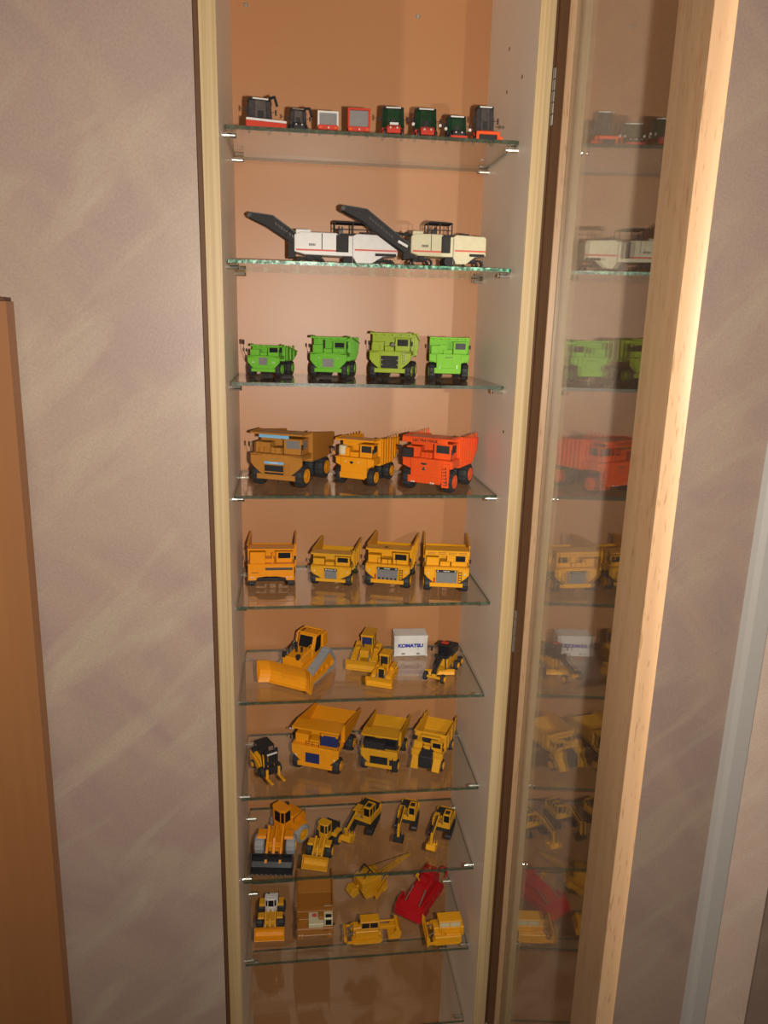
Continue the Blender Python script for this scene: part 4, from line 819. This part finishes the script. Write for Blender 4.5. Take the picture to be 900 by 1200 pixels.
# red dozer
o = root('track_paver', 'deep red tracked machine with chrome cylinders and hook, at the back right of its shelf', 'toy dozer', (285, 144, SZ[8]+.15), -127, G9)
for s in (1, -1): t_, inn = track(o, -42, 30, s*17, 9, 13, DRED); trackframe(t_, inn, s*17, 9, DRED, 6.5, -42, 30)
part('body', MB().py([(-44, 8), (-44, 26), (-24, 32), (10, 26), (30, 16), (30, 6)], -12, 12), DRED, o, None, 1.2); part('engine_cover', MB().box(-40, -18, -10, 10, 28, 40), DRED, o, None, 1.5)
part('seat_box', MB().box(-14, -2, -8, 8, 27, 36), DRED, o, None, 1); part('front_apron', MB().py([(30, 4), (30, 16), (46, 10), (50, 1), (46, 1)], -24, 24), DRED, o, None, .8)
part('side_wing', MB().py([(20, 2), (18, 20), (34, 20), (46, 10), (48, 2)], 22, 25).py([(20, 2), (18, 20), (34, 20), (46, 10), (48, 2)], -25, -22), DRED, o, None, .4)
part('cylinders', MB().tube((8, -11, 30), (34, -13, 18), 1.5, 10).tube((8, 11, 30), (34, 13, 18), 1.5, 10).tube((-30, 0, 41), (-20, 0, 44), 1.4, 10), CHROME, o, None, 0, 'chrome hydraulic cylinders', True)
part('hook', MB().path([(-40, 12, 34), (-46, 16, 40), (-50, 20, 36), (-50, 22, 26), (-46, 22, 20)], 1.8, 8), DRED, o); part('yellow_lever', MB().tube((-2, -6, 34), (2, -8, 46), 1.2, 6).box(-2, 4, -10, -6, 44, 47), YEL, o)
part('deck_rails', MB().path([(-44, -12, 28), (-44, -12, 38), (-20, -12, 38), (-20, -12, 30)], .7).path([(-44, 12, 28), (-44, 12, 38), (-20, 12, 38), (-20, 12, 30)], .7), DRED, o)

# yellow old dozer pair in side view
o = dozer('yellow crawler with scoop behind and small plate ahead, side on at bottom centre', (184, 78), 180, 62, 34, 32, YEL, 8, G9, bw=24, bh=12, rip=False, cabx=(-.34, .10), glaz=BLACK, tall=1.0)
part('scoop', MB().py([(-54, 2), (-57, 12), (-52, 22), (-47, 23), (-50, 13), (-46, 5), (-36, 4), (-36, 2)], -13, 13).py([(-54, 2), (-57, 12), (-52, 22), (-36, 4), (-36, 2)], 12, 13.4).py([(-54, 2), (-57, 12), (-52, 22), (-36, 4), (-36, 2)], -13.4, -12), YEL, o, None, .5); part('scoop_arm', MB().beam((-50, 0, 14), (-22, 0, 15), 6, 5).tube((-48, -6, 20), (-24, -6, 20), 1.4, 8).tube((-48, 6, 20), (-24, 6, 20), 1.4, 8), YEL, o); part('side_cover', MB().box(-20, 16, 12, 16, 8, 22), YEL, o, None, .8)
o = dozer('yellow closed-cab crawler with front blade, side on at the bottom right corner', (308, 68), 180, 58, 40, 32, YEL, 8, G9, bw=44, bh=20, rip=False, cabx=(-.44, .16), glaz=CREAM, tall=1.05)
part('cab_wall', MB().box(-25, 6, 8.6, 11, 10, 23), YEL, o, None, .6); part('fuel_box', MB().box(-30, -24, -12, 12, 8, 24), YEL, o, None, 1.2); part('side_cover', MB().box(-24, 18, 15, 20.5, 8, 15), YEL, o, None, .8)

# ------------------------------------------------------------------ second shelf: milling machines
def mill(label, x0, x1, yc, H, col, base, tip, cabx, cabh, group, body2=None):
    """seen from its side; conveyor rises to the left. x in cabinet mm"""
    o = root('milling_machine', label, 'toy road machine', ((x0+x1)/2, yc, SZ[1]+.15), 0, group); a, b_ = x0-(x0+x1)/2, x1-(x0+x1)/2; w_ = 17; mx = (x0+x1)/2; L = b_-a
    part('body', MB().py([(a, H*.42), (a, H*.92), (a+L*.06, H), (a+L*.40, H), (a+L*.43, H*.93), (a+L*.56, H*.93), (a+L*.60, H), (b_-2, H*.97), (b_, H*.90), (b_, H*.38), (b_-L*.14, H*.35), (b_-L*.26, H*.12), (b_-L*.40, H*.12), (b_-L*.44, H*.32), (a+L*.10, H*.34)], -w_, w_), col, o, None, .8)
    part('red_line', MB().box(a+2, a+L*.50, -w_-.25, -w_+.1, H*.45, H*.50).box(b_-L*.42, b_-.3, -w_-.25, -w_+.1, H*.50, H*.55), INKR, o, None, 0, 'thin red stripe')
    ticks_ = MB()
    for i in range(5): ticks_.box(a+L*.14+i*1.7, a+L*.14+i*1.7+1.1, -w_-.3, -w_+.1, H*.60, H*.67)
    part('nameplate', ticks_, INKK, o)
    for s in (1, -1):
        for xx in (a+L*.02, b_-L*.30):
            t_, inn = track(o, xx, xx+L*.27, s*13, 7, H*.26, CHAR); part('track_leg', MB().box(xx+L*.1, xx+L*.16, s*13-2.5, s*13+2.5, H*.2, H*.5), CHAR, t_)
    part('milling_drum', MB().lathe([(-w_+.5, H*.17), (w_-.5, H*.17)], 18, 'y', (a+L*.52, 0, H*.2)), CHAR, o)
    part('side_panel_dark', MB().box(a+L*.40, a+L*.52, -w_-1.2, -w_+.2, H*.44, H*.94), CHAR, o, None, .3); ladder(o, a+L*.56, -w_-1.5, -w_-1, H*.1, H*.9, GREY, 6)
    c0, c1 = cabx[0]-mx, cabx[1]-mx
    ro = part('cab_roof', MB().py([(c0-1.5, H+cabh-2), (c0+2, H+cabh), (c1-1, H+cabh-.6), (c1+1.5, H+cabh-2)], -14, 14), CHAR, o, None, .4)
    pm = MB()
    for x in (c0, (c0+c1)/2, c1):
        for y in (-12, 12): pm.box(x-.7, x+.7, y-.7, y+.7, H*.95, H+cabh-1.6)
    pm.box(c0, c1, -12.4, -11.6, H+cabh*.30, H+cabh*.36)
    part('cab_posts', pm, CHAR, ro); part('driver_seat', MB().box(c0+5, c0+11, -8, -2, H*.93, H+5).box(c0+9, c0+11, -8, -2, H+4, H+9), BLACK, o, None, .5)
    # conveyor: deep boxed belt with cranked head
    bx, bz = base[0]-mx, base[1]; tx, tz = tip[0]-mx, tip[1]; kx, kz = tx+(bx-tx)*.26, tz+(bz-tz)*.10
    cv = MB()
    for s in (1, -1): cv.py([(bx+4, bz-4), (bx+6, bz+8), (kx+6, kz+7), (tx, tz+5), (tx-2, tz), (kx, kz-6)], s*7.5-.8, s*7.5+.8)
    cv.py([(bx+4, bz-3), (kx, kz-5), (tx-2, tz), (tx-1.6, tz+1.4), (kx+.4, kz-3.4), (bx+4.4, bz-1.4)], -7, 7)
    co = part('conveyor', cv, CHAR, o, None, .4)
    part('conveyor_head', MB().tube((tx-1, -8.5, tz+2.5), (tx-1, 8.5, tz+2.5), 2.6, 12), BLACK, co)
    part('conveyor_trim', MB().beam((kx+6, -8.4, kz+7.4), (bx+6, -8.4, bz+8.4), 1, 1.2).beam((tx, -8.4, tz+5.4), (kx+6, -8.4, kz+7.4), 1, 1.2), BLACK, co)
    lt = MB(); n = 9; dx, dz_ = bx-kx, bz-kz
    for i in range(n):
        f = .10+.055*i; x, z = kx+4+dx*f, kz+2+dz_*f; lt.beam((x-.9, -8.5, z+1.6), (x+.5, -8.5, z-1.8), .3, 1.1 if i % 2 else 1.6)
    part('conveyor_letters', lt, BLACK, co, None, 0, 'black lettering on the conveyor side')
    part('front_mount', MB().py([(a-8, H*.22), (a-8, H*.75), (a+2, H*.95), (a+2, H*.25)], -8, 8), CHAR, o, None, .5)
    part('support_strut', MB().tube((a+3, -6, H*.98), (bx-(bx-kx)*.42, -6, bz+(kz-bz)*.42+9), 1.0, 6).tube((a+3, 6, H*.98), (bx-(bx-kx)*.42, 6, bz+(kz-bz)*.42+9), 1.0, 6), CHAR, o)
    part('engine_deck', MB().box(a+L*.44, a+L*.58, -12, 12, H*.9, H*1.0).box(b_-L*.34, b_-L*.22, -10, 10, H*.95, H*1.06), CHAR, o, None, .4)
    part('step_plate', MB().box(b_-L*.22, b_-2, -w_-1.4, -w_+.1, H*.36, H*.44), CHAR, o)
    part('water_tank', MB().box(a+2, a+L*.16, -w_+3, w_-3, H*.9, H*1.08), col, o, None, .6)
    part('panel_seam', MB().box(a+L*.26, a+L*.268, -w_-.3, -w_+.1, H*.5, H*.97), CHAR, o)
    part('hose', MB().path([(a+1, -10, H*.9), (a-6, -10, H*1.05), (a-12, -8, H*.85)], .7, 6), CHAR, o)
    part('rear_lamp', MB().box(b_-8, b_-4, -6, -2, H*.97, H*1.02), BLACK, o)
    return o
G2 = 'road milling machines on the second shelf'
o = mill('white road milling machine with dark conveyor, at the left and partly behind the other', 80, 212, 132, 41, WHITE, (110, 10), (25, 57), (131, 178), 15, G2)
o = mill('cream road milling machine with high lettered conveyor and open canopy, on the right', 222, 316, 84, 39, CREAM, (224, 12), (140, 63), (243, 273), 15, G2)
part('white_patch', MB().beam((-62, -8.6, 30), (-50, -8.6, 24), .3, 3), WHITE, o)

# ------------------------------------------------------------------ top shelf: tiny vehicles
G1 = 'tiny vehicles on the top shelf'
def tractor(label, x, y, hd, S, H, body, glaz, roofc, low, plow=False, cabw=10.5, name='tractor'):
    o = root(name, label, 'toy tractor', (x, y, SZ[0]+.15), hd, G1); r1, r2 = 6.2*S, 4.3*S; tw_ = 3.6*S
    for s in (1, -1): wheel(o, -8*S, s*10.5*S, r1, tw_, TIRE, low, s); wheel(o, 10*S, s*9.5*S, r2, tw_*.8, TIRE, low, s)
    part('chassis', MB().box(-12*S, 12*S, -5*S, 5*S, 4*S, 8*S), CHAR, o, None, .3); part('hood', MB().py([(0, 7*S), (0, 13*S), (12*S, 11.5*S), (15*S, 9*S), (15*S, 3*S)], -7.5*S, 7.5*S), body, o, None, .7)
    cw = cabw*S; c_ = part('cab', MB().box(-13*S, 2*S, -cw+1, cw-1, 8*S, 11*S), body, o, None, .4)
    part('cab_glass', MB().loft([(-12.5*S, -cw+1.4, 11*S), (-1*S, -cw+1.0, 11*S), (2.4*S, -cw*.5, 11*S), (2.4*S, cw*.5, 11*S), (-1*S, cw-1.0, 11*S), (-12.5*S, cw-1.4, 11*S)], [(-11.5*S, -cw+2.4, H-2), (-2*S, -cw+2.2, H-2), (1.0*S, -cw*.45, H-2), (1.0*S, cw*.45, H-2), (-2*S, cw-2.2, H-2), (-11.5*S, cw-2.4, H-2)]), glaz, c_, None, .4)
    pm = MB()
    for s in (1, -1):
        pm.tube((-12.3*S, s*(cw-1.6), 10.5*S), (-11.6*S, s*(cw-2.4), H-1.6), .6, 5); pm.tube((-1*S, s*(cw-.9), 10.5*S), (-2*S, s*(cw-2.1), H-1.6), .6, 5); pm.tube((2.5*S, s*cw*.5, 10.5*S), (1.1*S, s*cw*.45, H-1.6), .45, 5)
    part('cab_posts', pm, CHAR, c_); part('cab_roof', MB().pz([(-12.5*S, -cw+1.8), (-1*S, -cw+1.6), (1.9*S, -cw*.5), (1.9*S, cw*.5), (-1*S, cw-1.6), (-12.5*S, cw-1.8)], H-2, H+.6), CHAR, c_, None, .6, None)
    part('roof_lights', MB().box(1.5*S, 2.5*S, -cw*.62, cw*.62, H-1.7, H-.1), roofc, c_, None, .2)
    for s in (1, -1): part('fender', MB().py([(-14*S, 9*S), (-12*S, 13*S), (-4*S, 13*S), (-1*S, 9*S)], min(s*8*S, s*12*S), max(s*8*S, s*12*S)), body, o, None, .4)
    part('seat', MB().box(1.0*S, 2.75*S, -cw*.22, cw*.22, 11.5*S, 11.5*S+(H-13*S)*.45), CHAR, c_, None, .3)
    part('mirrors', MB().tube((2*S, -cw+1.5, H*.60), (4*S, -cw-2.5, H*.62), .35, 4).box(3.6*S, 4.4*S, -cw-3.6, -cw-1.8, H*.52, H*.68).tube((2*S, cw-1.5, H*.60), (4*S, cw+2.5, H*.62), .35, 4).box(3.6*S, 4.4*S, cw+1.8, cw+3.6, H*.52, H*.68), CHAR, o)
    for s in (1, -1): part('headlight', MB().lathe([(14.6*S, 1.1*S), (15.6*S, 1.0*S)], 10, 'x', (0, s*3.6*S, 8.5*S)), LENS, o)
    if plow: part('front_frame', MB().px([(-13*S, 1), (-13*S, 9*S), (13*S, 9*S), (13*S, 1), (10*S, 1), (10*S, 6*S), (-10*S, 6*S), (-10*S, 1)], 17*S, 20*S), ORED, o, None, .4); part('grille', MB().box(17.2*S, 18*S, -9.8*S, 9.8*S, 1.5, 6*S), BLACK, o); part('side_wing', MB().box(10*S, 20*S, 13*S, 16*S, 0.3, 4*S), ORED, o)
    return o
def harvester(label, x, y, hd, S, H, body, glaz, bar):
    o = tractor(label, x, y, hd, S, H, body, glaz, WHITE, body, cabw=13, name='combine_harvester')
    if bar: part('header_bar', MB().box(17*S, 22*S, -13*S, 17*S, 2, 5*S).box(22*S, 23*S, -13*S, 17*S, 2.2, 4*S), bar, o, None, .3)
    return o
o = harvester('dark cabbed forage harvester with long red and white header bar, leftmost on the top shelf', 41.5, 70, -78, 1.12, 36, CHAR, SMOKE, None)
part('header', MB().box(19, 23, -20, 26, .4, 7), RED, o, None, .4, 'red header'); part('header_top', MB().box(19.5, 24, -20, 26, 7, 9.5), WHITE, o, None, .4); part('spout', MB().path([(-4, 12, 38), (4, 16, 38), (8, 18, 28)], 1.6, 8), CHAR, o)
o = tractor('small dark grey tractor with drooping exhaust horn, second on the top shelf', 85, 70, -86, .92, 27.5, CHAR, SMOKE, CHROME, CHAR, cabw=11.5)
part('spout', MB().path([(-4, 8, 29), (2, 13, 28), (5, 15, 19)], 1.5, 8), CHAR, o)
def wagon(label, x, y, hd, wdt, H, frame, inside, red):
    o = root('farm_wagon', label, 'toy trailer', (x, y, SZ[0]+.15), hd, G1)
    for s in (1, -1): wheel(o, -4, s*(wdt/2-2.5), 4.5, 3.4, TIRE, red, s)
    part('chassis', MB().box(-16, 13.2, -wdt/2+.5, wdt/2-.5, 3.5, 8.5), red, o, None, .4); part('drawbar', MB().beam((13, 0, 5), (24, 0, 3), 2, 2), red, o)
    part('box_frame', MB().px([(-wdt/2, 7), (-wdt/2, H), (wdt/2, H), (wdt/2, 7), (wdt/2-2.2, 7), (wdt/2-2.2, H-2.2), (-wdt/2+2.2, H-2.2), (-wdt/2+2.2, 7)], 9, 13).box(-16, 10, -wdt/2, -wdt/2+1.2, 8, H-1).box(-16, 10, wdt/2-1.2, wdt/2, 8, H-1), frame, o, None, .3)
    part('front_panel', MB().box(7, 9.2, -wdt/2+2, wdt/2-2, 8, H-2), inside, o); part('tail_lamps', MB().box(13, 13.8, -wdt/2+1.5, -wdt/2+5, 4.5, 6.5).box(13, 13.8, wdt/2-5, wdt/2-1.5, 4.5, 6.5), ORED, o)
    return o
wagon('tiny trailer with white box frame over a red base, third on the top shelf', 119, 66, -90, 24, 23, WHITE, GREY, RED)
wagon('tiny all-red box trailer with a grey window panel, fourth on the top shelf', 155, 66, -92, 26, 28, RED, GREY, RED)
o = harvester('red combine with dark green cab glass and white bumper plate, fifth on the top shelf', 196, 68, -93, 1.08, 34.5, RED, WING, None); part('number_plate', MB().box(18, 18.8, -5, 5, 11.5, 14), WHITE, o)
o = harvester('red combine with green cab glass and white mirrors, sixth on the top shelf', 235, 68, -90, 1.08, 35, RED, WING, None); part('white_mirrors', MB().lathe([(6, 1.8), (8, 1.8)], 8, 'x', (0, -16, 16)).lathe([(6, 1.8), (8, 1.8)], 8, 'x', (0, 16, 16)), WHITE, o)
o = harvester('low grey machine with green cab glass and white mirrors, seventh on the top shelf', 272.5, 68, -90, .98, 29, CHAR, WING, None); part('white_mirrors', MB().lathe([(6, 1.8), (8, 1.8)], 8, 'x', (0, -14.5, 13)).lathe([(6, 1.8), (8, 1.8)], 8, 'x', (0, 14.5, 13)), WHITE, o); part('red_bumper', MB().box(15, 17, -10, 10, 2, 4.5), RED, o)
o = tractor('orange-red tractor with white roof edge and front frame, rightmost on the top shelf', 306.5, 68, -91, 1.08, 41, RED, SMOKE, WHITE, ORED, plow=True, cabw=11)
part('round_mirror', MB().tube((6, 12, 18), (6, 20, 18), .4, 4).lathe([(5, 2), (7, 2)], 10, 'x', (0, 20.5, 18)), CHROME, o)
